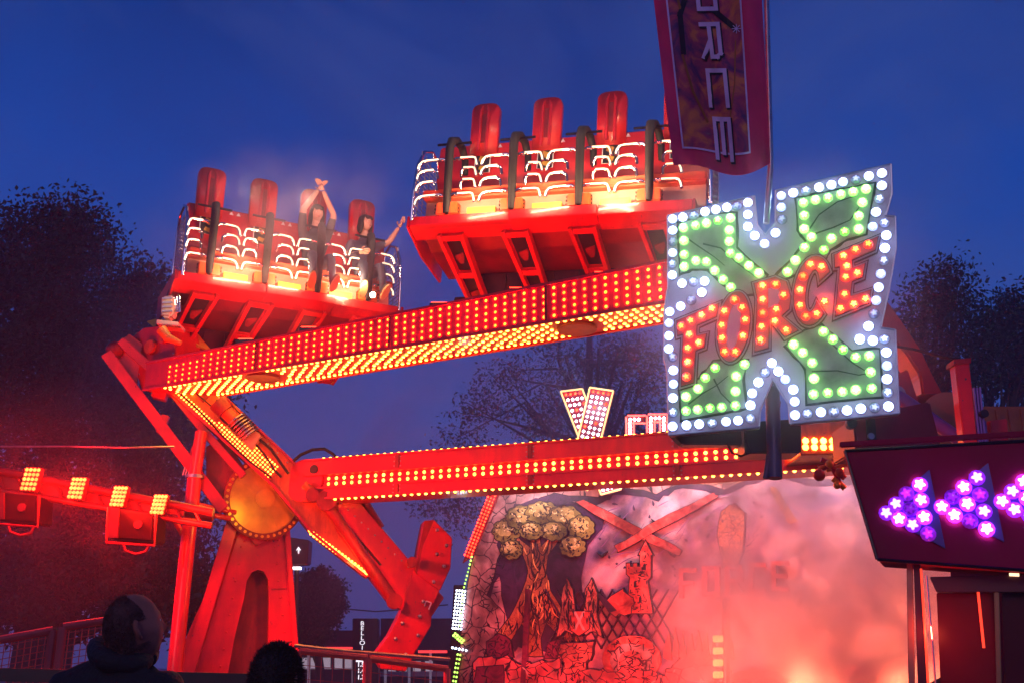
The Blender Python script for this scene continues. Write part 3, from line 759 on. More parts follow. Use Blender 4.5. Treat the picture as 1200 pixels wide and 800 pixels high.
# airbrushed cracks on the green arms
for pts in ([(100,230),(135,255),(180,285),(210,310)],[(150,250),(200,262),(240,300),(300,345)],[(440,215),(470,170),(520,135),(570,118)],[(450,225),(510,205),(555,185),(580,150)],[(450,600),(520,598),(580,610),(600,606)],[(500,520),(560,575),(600,600)],[(180,620),(200,660),(230,690)],[(110,690),(150,660),(185,640),(220,612)]):
    mb = MB()
    for i in range(len(pts)-1):
        a, b = pts[i], pts[i+1]; w_ = 2.4-.5*i
        dx, dy = b[0]-a[0], b[1]-a[1]; l = math.hypot(dx, dy); nx, ny = -dy/l*w_, dx/l*w_
        mb.prism([SG(a[0]-nx,a[1]-ny,.006), SG(b[0]-nx*.7,b[1]-ny*.7,.006), SG(b[0]+nx*.7,b[1]+ny*.7,.006), SG(a[0]+nx,a[1]+ny,.006)], sn, .0015+.0004*i)
    mb.build('painted_crack', outl, xs)
LET = {
 'F': [(80,464),(194,417),(188,452),(134,476),(133,506),(160,500),(155,536),(131,545),(126,632),(92,642),(97,500),(82,504)],
 'E': [(512,284),(632,234),(624,270),(560,298),(562,322),(596,308),(590,344),(560,356),(556,398),(612,380),(606,415),(515,452),(528,316),(514,318)]}
def ell_pts(cx, cy, rx, ry, rot, n, a0=0, a1=360):
    out = []
    for i in range(n):
        a = R(lerp(a0, a1, i/(n if a1-a0 == 360 else n-1))); x = rx*math.cos(a); y = ry*math.sin(a)
        out.append((cx+x*math.cos(rot)-y*math.sin(rot), cy+x*math.sin(rot)+y*math.cos(rot)))
    return out
Oo = ell_pts(236,480,43,96,R(8),32); Oi = ell_pts(236,480,15,62,R(8),32)
Co = ell_pts(452,382,50,95,R(8),26,-38,-322+0) ; Ci = ell_pts(452,382,18,58,R(8),26,-30,-330)
Cpoly = Co + Ci[::-1]
Rp = [(292,362),(350,345),(380,358),(392,398),(388,432),(366,452),(412,490),(376,508),(334,456),(331,538),(294,548),(301,404)]
Rh = [(333,380),(350,375),(360,388),(362,405),(354,420),(334,426)]
redface = mat('letter_red', (.62,.02,.03), .35, 0, .15, 4, coat=.3); pale = mat('letter_edge', (.55,.5,.55), .4, 0, .1, 5); dk_ = mat('letter_outline', (.06,.004,.01), .5)
def letter(name, poly, hole=None):
    e = MB(); e.prism([SG(*p, .004) for p in offset_poly(poly, 9)], sn, .012); eo = e.build('letter', dk_, xs, label=f'red letter {name} with dark outline and pale edge')
    e = MB(); e.prism([SG(*p, .016) for p in offset_poly(poly, 6)], sn, .006); e.build('letter_edge', pale, eo)
    e = MB(); e.prism([SG(*p, .022) for p in offset_poly(poly, 2)], sn, .004); e.build('letter_rim', dk_, eo)
    e = MB()
    e.prism([SG(*p, .026) for p in poly], sn, .016); e.build('letter_face', redface, eo, bevel=.002)
    if hole:
        e = MB(); e.prism([SG(*p, .042) for p in offset_poly(hole, 3)], sn, .002); e.build('letter_rim', pale, eo)
        e = MB(); e.prism([SG(*p, .044) for p in hole], sn, .002); e.build('counter', bm_, eo)
    return eo
LO_ = {k: letter(k, p, h) for k, p, h in (('F', LET['F'], None), ('O', Oo, Oi), ('R', Rp, Rh), ('C', Cpoly, None), ('E', LET['E'], None))}
BR = .032
def bulb_mesh(name, m_, r):
    b = MB(); k = 12; n = Vector((0,0,1))
    for rr, hh in ((1,0),(1,.30),(.86,.62),(.5,.85)):
        for i in range(k): a = 2*math.pi*i/k; b.v.append(Vector((math.cos(a)*r*rr, math.sin(a)*r*rr, hh*r)))
    b.v.append(Vector((0,0,.92*r)))
    for q in range(3):
        for i in range(k): j = (i+1) % k; b.f.append([q*k+i, q*k+j, q*k+k+j, q*k+k+i])
    for i in range(k): b.f.append([3*k+i, 3*k+(i+1) % k, 4*k])
    return b.mesh(name, m_, smooth=True)
BW = bulb_mesh('white_bulb', bulb_mat('bulb_white', (.60,.72,1), 60, (.35,.45,.9), BR), BR)
BWo = bulb_mesh('dim_bulb', bulb_mat('bulb_dim', (.5,.6,.9), 4, (.3,.35,.6), BR), BR)
BG = bulb_mesh('green_bulb', bulb_mat('bulb_green', (.34,1,.09), 40, (.2,.8,.1), BR), BR)
BRd = bulb_mesh('red_bulb', bulb_mat('bulb_red', (1,.07,.01), 48, (1,.03,.01), BR*.95), BR*.95)
Wb = [(67,182),(95,177),(125,172),(156,162),(186,156),(216,150),(244,146),(274,137),(274,170),(274,203),(293,228),(320,250),(350,220),(368,183),(366,150),(366,118),(399,110),(434,104),(470,95),(504,88),(536,80),(571,73),(607,64),(643,56),(643,90),(636,127),(627,163),(618,203),(650,193),(655,227),(651,262),(648,297),(640,333),(634,370),(627,406),(621,442),(606,477),(582,512),(618,516),(650,512),(655,548),(657,585),(657,621),(659,658),(661,696),(623,699),(585,702),(547,707),(511,711),(475,712),(438,716),(404,720),(403,683),(399,650),(377,622),(358,600),(340,577),(321,603),(303,630),(286,660),(281,693),(281,730),(247,735),(214,738),(176,742),(140,745),(105,748),(67,751),(68,712),(68,673),(69,635),(69,597),(67,560),(56,538),(57,503),(57,468),(59,437),(89,422),(118,405),(147,384),(155,353),(124,354),(93,359),(66,336),(66,305),(67,275),(67,244),(67,213)]
dim = {2,6,13,17,21,25,28,31,35,39,43,45,48,50,57,61,64,68,72,78,81,84,86}
Gb = [(97,207),(130,200),(160,194),(192,187),(226,180),(223,213),(223,244),(226,276),(250,289),(277,311),(304,331),(98,242),(99,280),(99,313),(131,297),(160,300),(183,324),(206,349),(227,370),(427,138),(460,130),(495,124),(530,115),(564,108),(599,100),(589,137),(579,174),(579,210),(540,218),(504,236),(483,268),(429,173),(429,210),(449,232),(430,261),(405,296),(383,328),(265,581),(242,614),(240,655),(240,694),(202,699),(170,701),(136,705),(104,709),(104,670),(137,648),(157,618),(184,591),(482,492),(508,513),(536,541),(571,562),(608,558),(612,602),(615,647),(571,651),(534,656),(494,659),(455,663),(456,620),(451,577),(425,549),(400,527)]
Rb = {'F': [(93,481),(119,466),(149,451),(177,433),(115,503),(141,525),(111,540),(111,578),(107,618)],
 'O': [(239,409),(260,430),(268,463),(262,507),(241,550),(212,550),(205,513),(204,478),(211,440)],
 'R': [(316,371),(351,367),(373,396),(353,435),(349,467),(380,491),(316,408),(316,445),(313,482),(310,518)],
 'C': [(477,319),(447,313),(427,345),(418,382),(418,424),(434,454),(464,447),(485,414)],
 'E': [(605,257),(570,272),(537,289),(546,317),(575,336),(543,347),(540,394),(529,433),(565,421),(597,407)]}
rimB = MB(); rimB.disc((0,0,0), (0,0,1), BR*1.16, .008, 14); rim_me = rimB.mesh('bulb_socket', mat('socket', (.3,.32,.4), .3, .6, .1))
def rotM(): return FS @ Matrix.Rotation(random.uniform(0, 6.28), 3, 'Z')
for i, (x, y) in enumerate(Wb):
    o = inst(BWo if i in dim else BW, 'bulb', xs, SG(x, y, .006), rotM())
for x, y in Gb: inst(BG, 'bulb', xs, SG(x, y, .012), rotM())
for k, L_ in Rb.items():
    for x, y in L_: inst(BRd, 'bulb', LO_[k], SG(x, y, .043), rotM())
mb = MB()
for x, y in Wb+Gb: mb.disc(SG(x, y, .0), sn, BR*1.18, .008, 12)
mb.build('bulb_sockets', mat('socket', (.3,.32,.4), .3, .6, .1), xs, kind='stuff')
# frame that holds the board on the booth
mast = mat('mast_grey', (.08,.07,.12), .4, .5, .2)
for (a, b, r) in (((905,455),(908,560),.05),((912,470),(897,560),.02)):
    mb = MB(); mb.tube([P(*a, 6.85), P(*b, 6.8)], r, 10); mb.build('support_mast', mast, xs, smooth=True)
mb = MB(); mb.prism([P(u, v, 6.9) for u, v in ((872,494),(939,490),(939,530),(873,531))], (0,1,0), .25); mb.build('transformer_box', black, xs, bevel=.008)
mb = MB(); mb.prism([P(u, v, 6.95) for u, v in ((786,506),(868,497),(870,521),(800,520))], (0,1,0), .12); mb.build('cable_tray', black, xs, bevel=.008)
mb = MB(); mb.tube([P(852,518,6.9),P(858,530,6.9),P(868,534,6.9),P(880,530,6.9),P(874,515,6.9)], .008, 6); mb.build('hanging_wire', rubber, xs, smooth=True)
mb = MB(); mb.tube([P(878,470,6.85),P(893,456,6.85),P(905,448,6.85),P(918,458,6.85),P(936,475,6.85)], .03, 8); mb.build('back_brace', mast, xs)

# ============================================================ BANNER
def FLp(a, b):
    L = (lerp(735, 789, min(1, (b+.9)/1.9)), None)
    yl = -180 + (196+180)*b; yr = yl-3
    xl = 766+ (789-766)*((yl)/196); xr = 893+(903-893)*(yr/196)
    if yl < 0: xl = 766 + .09*yl; xr = 893+.05*yr
    # wavy hem
    hem = (math.sin(a*6.2+.3)*-6*(b**8)) + (7*math.sin(a*math.pi)*(b**8))
    u = lerp(xl, xr, a); v = lerp(yl, yr, a) + hem
    dY = .05*math.sin(a*9+b*5)+.03*math.sin(a*17-b*9+1)
    return u, v, 6.35 + dY
def FL(a, b, o=0): u, v, Y = FLp(a, b); return P(u, v, Y-o)
ban = thing('banner', P(900, 262, 6.6), 'tall crimson vertical banner flying above the bulb lit sign, FORCE printed sideways', 'banner')
def sheet(a0, a1, b0, b1, na, nb, o, name, m_, par=ban):
    mb = MB()
    for side in (0, 1):
        for j in range(nb+1):
            for i in range(na+1): mb.v.append(FL(lerp(a0, a1, i/na), lerp(b0, b1, j/nb), o-side*.003))
    K = (na+1)*(nb+1)
    for j in range(nb):
        for i in range(na):
            q = j*(na+1)+i; mb.f.append([q, q+1, q+na+2, q+na+1]); mb.f.append([K+q, K+q+na+1, K+q+na+2, K+q+1])
    return mb.build(name, m_, par, smooth=True)
cloth = mat('banner_cloth', (.85,.03,.15), .75, 0, .25, 3, .1, 60)
# printed field: fiery marbling
pm = mat('banner_print', (.2,.03,.05), .75); N_ = pm.node_tree; bb = N_.nodes['Principled BSDF']
rr_n = [n for n in N_.nodes if n.type == 'VALTORGB'][0]; nn_ = [n for n in N_.nodes if n.type == 'TEX_NOISE'][0]
nn_.inputs['Scale'].default_value = 4; nn_.inputs['Distortion'].default_value = 1.6; e = rr_n.color_ramp.elements
e[0].position = .36; e[0].color = (.10,.02,.13,1); e[1].position = .66; e[1].color = (.8,.22,.08,1); k_e = rr_n.color_ramp.elements.new(.52); k_e.color = (.5,.05,.12,1)
sheet(0, 1, 0, 1, 24, 60, 0, 'cloth', cloth)
sheet(.12, .80, 0, .945, 20, 50, .004, 'printed_field', pm)
lil = mat('print_lilac', (.85,.6,.9), .7, 0, .15, 8)
def ribbon(pts, w_, m_, o, name):   # pts in (a,b)
    mb = MB()
    for i in range(len(pts)-1):
        A = Vector(pts[i]); B_ = Vector(pts[i+1]); n_ = max(1, int((B_-A).length/.03))
        for k in range(n_):
            p = A.lerp(B_, k/n_); q = A.lerp(B_, (k+1)/n_)
            # pixel aspect: a spans 130 px, b spans 376 px
            d = Vector(((B_.x-A.x)*130, (B_.y-A.y)*376)).normalized(); nx, ny = -d.y*w_/130, d.x*w_/376
            e1 = Vector((d.x*w_/130, d.y*w_/376))*(.98)
            if k == 0: p = p-e1
            if k == n_-1: q = q+e1
            z = [FL(p.x-nx, p.y-ny, o), FL(q.x-nx, q.y-ny, o), FL(q.x+nx, q.y+ny, o), FL(p.x+nx, p.y+ny, o)]
            mb.add(z, [[0,1,2,3]])
    return mb.build(name, m_, ban)
def uv2ab(u, v):
    b = (v+180)/376; xl = 766+.117*v if v > 0 else 766+.09*v; xr = 893+.051*v; return ((u-xl)/(xr-xl), b)
ribbon([(.12,0),(.12,.945)], 1.1, lil, .009, 'print_border'); ribbon([(.80,0),(.80,.945)], 1.1, lil, .009, 'print_border'); ribbon([(.12,.945),(.80,.945)], 1.1, lil, .009, 'print_border')
# dark X motif behind the letters, flame stripes
bk = mat('print_black', (.01,.004,.012), .7); fl_ = mat('print_flame', (.45,.12,.02), .7, 0, .3, 8)
ribbon([uv2ab(806,-10), uv2ab(797,18), uv2ab(801,62)], 3.2, bk, .010, 'print_motif'); ribbon([uv2ab(834,12), uv2ab(862,36)], 3.4, bk, .010, 'print_motif')
ribbon([uv2ab(800,66), uv2ab(812,108), uv2ab(829,142)], 1.5, fl_, .011, 'print_flame'); ribbon([uv2ab(862,50), uv2ab(861,100), uv2ab(855,140)], .8, fl_, .011, 'print_flame')
ribbon([uv2ab(793,-5), uv2ab(797,10)], 1.6, fl_, .011, 'print_flame')
for k in range(4):
    a = math.pi*k/4; ribbon([uv2ab(863-5*math.cos(a), 36-5*math.sin(a)), uv2ab(863+5*math.cos(a), 36+5*math.sin(a))], .5, lil, .014+.001*k, 'print_spark')
ST = {'O': [[(0,0),(1,0),(1,1),(0,1),(0,0)]], 'R': [[(0,0),(0,1),(.9,1),(1,.8),(1,.5),(0,.45)],[(.5,.45),(1,0)]], 'C': [[(1,0),(0,0),(0,1),(1,1)]], 'E': [[(1,0),(0,0),(0,1),(1,1)],[(0,.5),(.85,.5)]], 'F': [[(0,0),(0,1),(1,1)],[(0,.5),(.8,.5)]]}
for ch, u0, v0, ln_, wd_ in (('F',812,-82,40,19),('O',815,-30,42,20),('R',821,30,38,20),('C',829,84,40,20),('E',837,139,42,17)):
    for st in ST[ch]:
        pts = [uv2ab(u0+y*wd_ + x*4, v0+x*ln_) for x, y in st]
        ribbon([(a+.012, b+.004) for a, b in pts], 3.0, bk, .012, 'print_shadow'); ribbon(pts, 2.5, lil, .015, 'print_letter')
mb = MB(); mb.tube([P(898,262,6.5), P(903,196,6.48), P(898,0,6.46), P(889,-190,6.46)], .022, 10); mb.build('pole', steel, ban, smooth=True)

# ============================================================ TICKET BOOTH
BY = 5.6; kn = Vector((-.42, -1, 0)).normalized(); k0 = P(1030, 600, BY)
def BP(u, v, o=0): return PL(u, v, k0, kn) + kn*o
bo = thing('ticket_booth', (k0.x+1, k0.y+1, 0), 'dark booth at the right edge, purple bulb arrows on its plum fascia', 'booth')
plum = mat('plum_fascia', (.42,.010,.05), .65, 0, .25, 2, spec=.2)
mb = MB(); mb.prism([BP(*p, -.5) for p in ((990,528),(1500,500),(1500,690),(1028,655))], kn, .5); mb.build('fascia', plum, bo, bevel=.006)
mb = MB()
for a, b in (((990,528),(1500,500)),((1500,690),(1028,655)),((1028,655),(990,528))): mb.tube([BP(*a, .004), BP(*b, .004)], .009, 6)
mb.build('fascia_edge', mat('edge_black', (.02,.01,.02), .3, .4), bo)
mb = MB(); mb.bar(BP(985,524,.03)+Vector((0,0,.01)), BP(1500,494,.03)+Vector((0,0,.01)), .03, .03, kn); mb.build('roof_edge', plum, bo, bevel=.005)
arr = [[(450,270),(612,133),(662,380)],[(624,251),(795,112),(846,360)],[(812,236),(985,95),(1036,342)],[(1000,222),(1172,80),(1224,326)]]
bul = [[(478,270),(508,242),(540,210),(582,182),(587,230),(518,289),(552,258),(560,307),(596,283),(608,335)],
 [(651,251),(683,220),(719,190),(760,160),(690,277),(730,242),(770,213),(738,295),(782,265),(790,320)]]
bul.append([(x+187, y-17) for x, y in bul[1]]); bul.append([(x+374, y-34) for x, y in bul[1]])
dimset = {0: {2, 6, 9-0}, 1: {1, 7, 6}, 2: {3, 6}, 3: {2}}
PR = .041
BP1 = bulb_mesh('purple_bulb', bulb_mat('bulb_purple', (.50,.20,1), 30, (.34,.02,1), PR), PR)
BP2 = bulb_mesh('dim_purple_bulb', bulb_mat('bulb_purple_dim', (.30,.01,.8), 3, (.4,.02,.8), PR), PR)
FB = frame(kn); arrm = mat('arrow_plate', (.10,.03,.28), .3, .2, .2, 3)
def cp(x, y): return (860+x/2.668, 500+y/2.668)
for i, (a, bl) in enumerate(zip(arr, bul)):
    mb = MB(); mb.prism([BP(*cp(*p), .004) for p in a], kn, .012); ao = mb.build('arrow', arrm, bo, bevel=.003)
    for j, (x, y) in enumerate(bl): inst(BP2 if j in dimset[i] else BP1, 'bulb', ao, BP(*cp(x, y), .017), FB @ Matrix.Rotation(random.uniform(0,6), 3, 'Z'))
# posts, neon edge, glass
brown = mat('door_post', (.42,.20,.12), .4, .3, .3, 6)
def bpost(u0, u1, vt, o, w_, name, m_, vb=1400, d=.08):
    mb = MB(); mb.prism([BP(u0[0], vt, o), BP(u1[0], vt, o), BP(u1[1], vb, o), BP(u0[1], vb, o)], -kn, d); return mb.build(name, m_, bo, bevel=.004)
bpost((1061,1073),(1068,1082), 650, -.10, 0, 'corner_post', brown)
bpost((1069,1097),(1077,1122), 650, -.12, 0, 'door_post', mat('dark_post', (.08,.010,.02), .3, .3))
glassm = mat('booth_glass', (.14,.008,.02), .3, 0, .3, 1.5, spec=.15)
mb = MB(); mb.tube([BP(1078.5,664,-.10), BP(1087,800,-.10), BP(1120,1300,-.10)], .006, 6); mb.build('neon_edge', mat('red_neon', (1,.1,.05), .3, emit=(1,.05,.02), es=1.6), bo)
mb = MB(); mb.tube([BP(1085,672,-.10), BP(1096,800,-.10), BP(1125,1200,-.10)], .005, 6); mb.build('chrome_edge', chrome, bo)
bpost((1096,1118),(1172,1194), 690, -.30, 0, 'window_pane', glassm, 1200, .012)
bpost((1176,1198),(1500,1500), 690, -.30, 0, 'window_pane', glassm, 1200, .012)
bpost((1166,1180),(1172,1187), 676, -.22, 0, 'mullion', mat('bronze_mullion', (.25,.16,.08), .35, .5), 1200, .06)
mb = MB(); mb.prism([BP(u, v, -.2) for u, v in ((1088,672),(1500,664),(1500,690),(1096,690))], -kn, .1); mb.build('head_rail', mat('dark_post'), bo, bevel=.004)
mb = MB(); mb.tube([BP(1147,690,-.24), BP(1154,758,-.24)], .007, 6); mb.build('neon_streak', MATS['red_neon'], bo)
mb = MB(); mb.tube([BP(1184,670,-.15), BP(1196,670.5,-.15)], .008, 6); mb.build('ceiling_lamp', mat('lamp_warm', (1,.8,.6), .3, emit=(1,.7,.4), es=2), bo)
mb = MB(); mb.bar(BP(1088,808,-.5), BP(1160,770,-.5), .05, .05); mb.build('hand_rail', black, bo)
mb = MB(); mb.prism([BP(u, v, -1.5) for u, v in ((1110,640),(1500,640),(1500,1200),(1150,1200))], -kn, .06); mb.build('rear_wall', mat('booth_inside', (.3,.03,.04), .6, 0, .3, 2), bo)
lamp('booth_neon_light', 'POINT', BP(1092,740,-.05), (1,.08,.04), 3.5, .04)
# small plum box sitting on the roof behind the sign, with round plug
cb = thing('control_cabinet', P(1040,522,6.6), 'dark red control cabinet with a black handle standing on the booth roof under the sign', 'cabinet')
mb = MB(); mb.prism([P(u, v, 6.7) for u, v in ((1000,488),(1090,470),(1104,524),(1003,528))], (0,1,0), .5); mb.build('cabinet_body', mat('cabinet_red', (.22,.012,.02), .4, 0, .2, 3), cb, bevel=.012)
mb = MB(); mb.prism([P(u, v, 6.69) for u, v in ((1014,492),(1024,491),(1026,519),(1016,519))], (0,-1,0), .03); mb.build('handle_plate', black, cb, bevel=.004)
mb = MB(); mb.disc(P(1020,511,6.655), (0,-1,0), .022, .02, 12); mb.build('lock', steel, cb)
mb = MB(); mb.disc(P(996,497,6.66), (0,-1,0), .035, .05, 14); mb.build('socket', black, cb)

# ============================================================ MACHINERY RIGHT, behind the booth
ra = thing('right_arm', P(1105,500,9.4), 'dark red curved boom arm rising from a drum behind the booth on the right', 'ride arm')
mb = MB(); pts_o = [(1030,335),(1042,356),(1062,386),(1085,422),(1104,462)]; 
mb.prism([P(u, v, 9.5) for u, v in ((1030,340),(1040,352),(1060,380),(1080,410),(1092,436),(1106,462),(1104,500),(1080,502),(1082,470),(1078,440),(1062,414),(1044,394),(1030,380))], (0,1,0), .35)
mb.build('arm_beam', mat('shade_red', (.5,.02,.02), .4, 0, .3, 3), ra, bevel=.02)
mb = MB(); mb.prism([P(u, v, 9.3) for u, v in ((1046,440),(1064,432),(1078,474),(1062,500),(1048,492))], (0,1,0), .2); mb.build('gusset', red, ra, bevel=.01)
mb = MB(); mb.tube([P(1085,494,9.6), P(1128,494,9.2)], .27, 24); mb.build('drum', redd, ra, smooth=True)
mb = MB(); mb.disc(P(1110,492,9.02), (-.25,-1,0), .24, .1, 30, rx=.24); mb.build('drum_face', mat('drum_beige', (.3,.14,.08), .5), ra, bevel=.01)
rp2 = thing('anchor_post', P(1133,524,8.2), 'bright red square post with a cable tied to its top, behind the booth', 'post')
mb = MB(); mb.prism([P(u, v, 8.2) for u, v in ((1119,424),(1136,421),(1147,530),(1131,530))], (0,1,0), .12); mb.build('post_body', red, rp2, bevel=.008)
mb = MB(); mb.prism([P(u, v, 8.18) for u, v in ((1118,421),(1138,419),(1138,425),(1118,427))], (0,1,0), .16); mb.build('cap', redd, rp2)
for q in range(3): mb = MB(); mb.tube([P(1141+q*3.4,454,8.4), P(1148+q*3.4,520,8.4)], .012, 6); mb.build('purple_tube', mat('purple_tube', (.2,.05,.4), .3, .2), rp2)
st_ = thing('violet_strut', P(1056,466,8.9), 'violet painted tube strut sloping down behind the booth roof on the right', 'strut')
mb = MB(); mb.tube([P(1050,462,8.8), P(1132,520,8.4)], .06, 12); mb.build('strut_tube', mat('violet', (.16,.08,.32), .35, .2, .2, 4), st_, smooth=True)
mb = MB(); mb.disc(P(1050,462,8.78), (0,-1,0), .075, .04, 14); mb.build('end_pin', steel, st_)
cbl = MB(); cbl.tube([P(1040,404,8.6), P(1070,409,8.5), P(1104,418,8.3), P(1124,422,8.2)], .012, 6); tag(cbl.build('guy_cable', rubber), 'thin dark cable tied to the top of the red square post', 'cable')
rl_ = thing('beacon', P(1078,518,7.6), 'small glowing orange red warning lamps on the booth roof', 'lamp')
for u, v in ((1074,508),(1079,513),(1081,517)): mb = MB(); mb.disc(P(u, v, 7.6), (0,-1,0), .024, .03, 12); mb.build('lens', mat('beacon_lens', (1,.2,.05), .3, emit=(1,.12,.02), es=14), rl_, bevel=.004)
lamp('beacon_light', 'POINT', P(1080,508,7.5), (1,.06,.02), 22, .05)
ct = thing('cargo_container', P(1180,520,14), 'orange brown container far right behind the small red motor box', 'container')
mb = MB(); mb.box(P(1215,500,14)+Vector((0,1,-1)), (1.6,2,2.6)); mb.build('container_body', mat('container_orange', (.35,.10,.03), .6, 0, .3, 4), ct, bevel=.02)
mb = MB(); 
for q in range(9): mb.box(P(1215,500,14)+Vector((-.7+.175*q, -.01, -1)), (.06,.04,2.5))
mb.build('corrugation', MATS['container_orange'], ct, kind='stuff')
mt = thing('winch_motor', P(1172,520,8.6), 'small red motor box with violet bracket beside the anchor post', 'motor')
mb = MB(); mb.prism([P(u, v, 8.6) for u, v in ((1160,492),(1181,490),(1182,516),(1162,517))], (0,1,0), .2); mb.build('motor_box', red, mt, bevel=.01)
mb = MB(); mb.prism([P(u, v, 8.5) for u, v in ((1142,494),(1156,491),(1160,522),(1146,524))], (0,1,0), .2); mb.build('bracket', MATS['violet'], mt, bevel=.01)
mb = MB(); mb.disc(P(1148,487,8.45), (0,-1,0), .035, .1, 12); mb.build('knob', black, mt)
# hose cluster between the lower boom and the booth
hs = thing('hose_cluster', P(980,548,7.4), 'tangle of red and yellow hose couplings hanging at the end of the lower boom', 'hose fitting')
for pts, r, m_ in (([(956,557),(963,548),(972,546),(982,552),(990,560)], .022, orange), ([(962,538),(972,542),(980,556),(986,570)], .02, red), ([(968,550),(980,548),(992,543),(998,532)], .018, yellow), ([(976,560),(984,566),(990,572)], .022, gold), ([(978,536),(986,528),(996,530),(1000,540)], .02, rubber)):
    mb = MB(); mb.tube([P(u, v, 7.4) for u, v in pts], r, 8); mb.build('hose', m_, hs, smooth=True)
for u, v, r, m_ in ((960,556,.045,red),(972,543,.03,yellow),(984,553,.034,orange),(981,568,.028,gold)):
    mb = MB(); mb.ell(P(u, v, 7.35), r, 12, 8); mb.build('coupling', m_, hs, smooth=True)
# white light of the sign bulbs on their board: the bulbs emit themselves
# ============================================================ PAINTED BACKDROP
M0 = P(583, 573, 18.0); M1 = PZ(1000, 545, M0.z); md = (M1-M0).normalized(); mn = Vector((md.y, -md.x, 0)); mn = mn if mn.y < 0 else -mn
def MP(u, v, o=0): return PL(u, v, M0, mn) + mn*o
bd = thing('painted_backdrop', (MP(780,900).x, MP(780,900).y, 0), 'large painted backdrop wall of ruins edged with lamp strips, fading into pink smoke', 'backdrop')
def mpaint(name, cols, scale, dist=1.0, rough=.5, lines=None, detail=6):
    m_ = bpy.data.materials.new(name); m_.use_nodes = True; N = m_.node_tree; b = N.nodes['Principled BSDF']; b.inputs['Roughness'].default_value = rough
    t = N.nodes.new('ShaderNodeTexCoord'); n = N.nodes.new('ShaderNodeTexNoise'); n.inputs['Scale'].default_value = scale; n.inputs['Detail'].default_value = detail; n.inputs['Distortion'].default_value = dist
    r = N.nodes.new('ShaderNodeValToRGB'); N.links.new(t.outputs['Object'], n.inputs['Vector']); N.links.new(n.outputs['Fac'], r.inputs['Fac'])
    e = r.color_ramp.elements; e[0].position = .30; e[0].color = (*cols[0], 1); e[1].position = .70; e[1].color = (*cols[-1], 1)
    for i, c in enumerate(cols[1:-1]): k = e.new(.30+.40*(i+1)/(len(cols)-1)); k.color = (*c, 1)
    out = r.outputs['Color']
    if lines:
        vo = N.nodes.new('ShaderNodeTexVoronoi'); vo.feature = 'DISTANCE_TO_EDGE'; vo.inputs['Scale'].default_value = lines[0]
        mp_ = N.nodes.new('ShaderNodeMapping'); mp_.inputs['Scale'].default_value = lines[2] if len(lines) > 2 else (1,1,1)
        nd = N.nodes.new('ShaderNodeTexNoise'); nd.inputs['Scale'].default_value = 5; ad = N.nodes.new('ShaderNodeMix'); ad.data_type = 'RGBA'; ad.blend_type = 'ADD'; ad.inputs[0].default_value = .12
        N.links.new(t.outputs['Object'], nd.inputs['Vector']); N.links.new(t.outputs['Object'], ad.inputs[6]); N.links.new(nd.outputs['Color'], ad.inputs[7])
        N.links.new(ad.outputs[2], mp_.inputs['Vector']); N.links.new(mp_.outputs['Vector'], vo.inputs['Vector'])
        mr = N.nodes.new('ShaderNodeMapRange'); mr.inputs['From Min'].default_value = lines[1]*.4; mr.inputs['From Max'].default_value = lines[1]; N.links.new(vo.outputs['Distance'], mr.inputs['Value'])
        mx = N.nodes.new('ShaderNodeMix'); mx.data_type = 'RGBA'; mx.inputs[6].default_value = (.006,.004,.012,1); N.links.new(mr.outputs[0], mx.inputs[0]); N.links.new(out, mx.inputs[7]); out = mx.outputs[2]
        # soft shading inside each painted stone (it is paint: fixed in place)
    n3 = N.nodes.new('ShaderNodeTexNoise'); n3.inputs['Scale'].default_value = 2.3; n3.inputs['Detail'].default_value = 4; N.links.new(t.outputs['Object'], n3.inputs['Vector'])
    r3 = N.nodes.new('ShaderNodeMapRange'); r3.inputs['From Min'].default_value = .36; r3.inputs['From Max'].default_value = .62; r3.inputs['To Min'].default_value = .32; r3.inputs['To Max'].default_value = 1.15; N.links.new(n3.outputs['Fac'], r3.inputs['Value'])
    m3_ = N.nodes.new('ShaderNodeMix'); m3_.data_type = 'RGBA'; m3_.blend_type = 'MULTIPLY'; m3_.inputs[0].default_value = 1; N.links.new(out, m3_.inputs[6]); N.links.new(r3.outputs[0], m3_.inputs[7]); out = m3_.outputs[2]
    N.links.new(out, b.inputs['Base Color']); MATS[name] = m_; return m_
p_sky = mpaint('paint_sky', [(.10,.09,.22),(.30,.20,.34),(.55,.34,.40),(.70,.50,.50),(.28,.22,.38)], .9, 1.5)
p_stone = mpaint('paint_stone', [(.16,.10,.10),(.42,.24,.22),(.60,.40,.36),(.30,.18,.2)], 2.5, 1, .5, (3.6, .035))
p_brick = mpaint('paint_brick', [(.30,.07,.05),(.60,.16,.10),(.72,.30,.2)], 3, 1, .5, (5.0, .05, (1,1,1.6)))
p_rub = mpaint('paint_rubble', [(.40,.05,.06),(.75,.14,.12),(.55,.22,.2)], 2.8, 1, .5, (4.0, .045, (1,1,1.5)))
p_grn = mpaint('paint_moss', [(.05,.05,.02),(.30,.24,.07),(.50,.42,.14),(.12,.10,.05)], 6.0, 3.5, .5, (5.0, .022))
p_org = mpaint('paint_ochre', [(.08,.03,.02),(.5,.2,.06),(.62,.30,.1)], 7.0, 3.5, .5, (7.0, .03))
p_dark = mpaint('paint_shadow', [(.012,.008,.03),(.05,.02,.08),(.02,.01,.04)], 3, 2)
p_wine = mpaint('paint_wine', [(.05,.005,.03),(.20,.015,.06),(.04,.006,.03)], 3, 2)
p_red = mpaint('paint_red', [(.30,.02,.02),(.62,.08,.06),(.7,.2,.14)], 5, 2)
p_pale = mpaint('paint_pale', [(.60,.40,.36),(.8,.55,.5)], 4, 1)
p_wing = mpaint('paint_wing', [(.45,.10,.07),(.70,.26,.18),(.3,.05,.05)], 6, 1, .5, (9.0,.03,(3,3,.8)))
layer = [0]
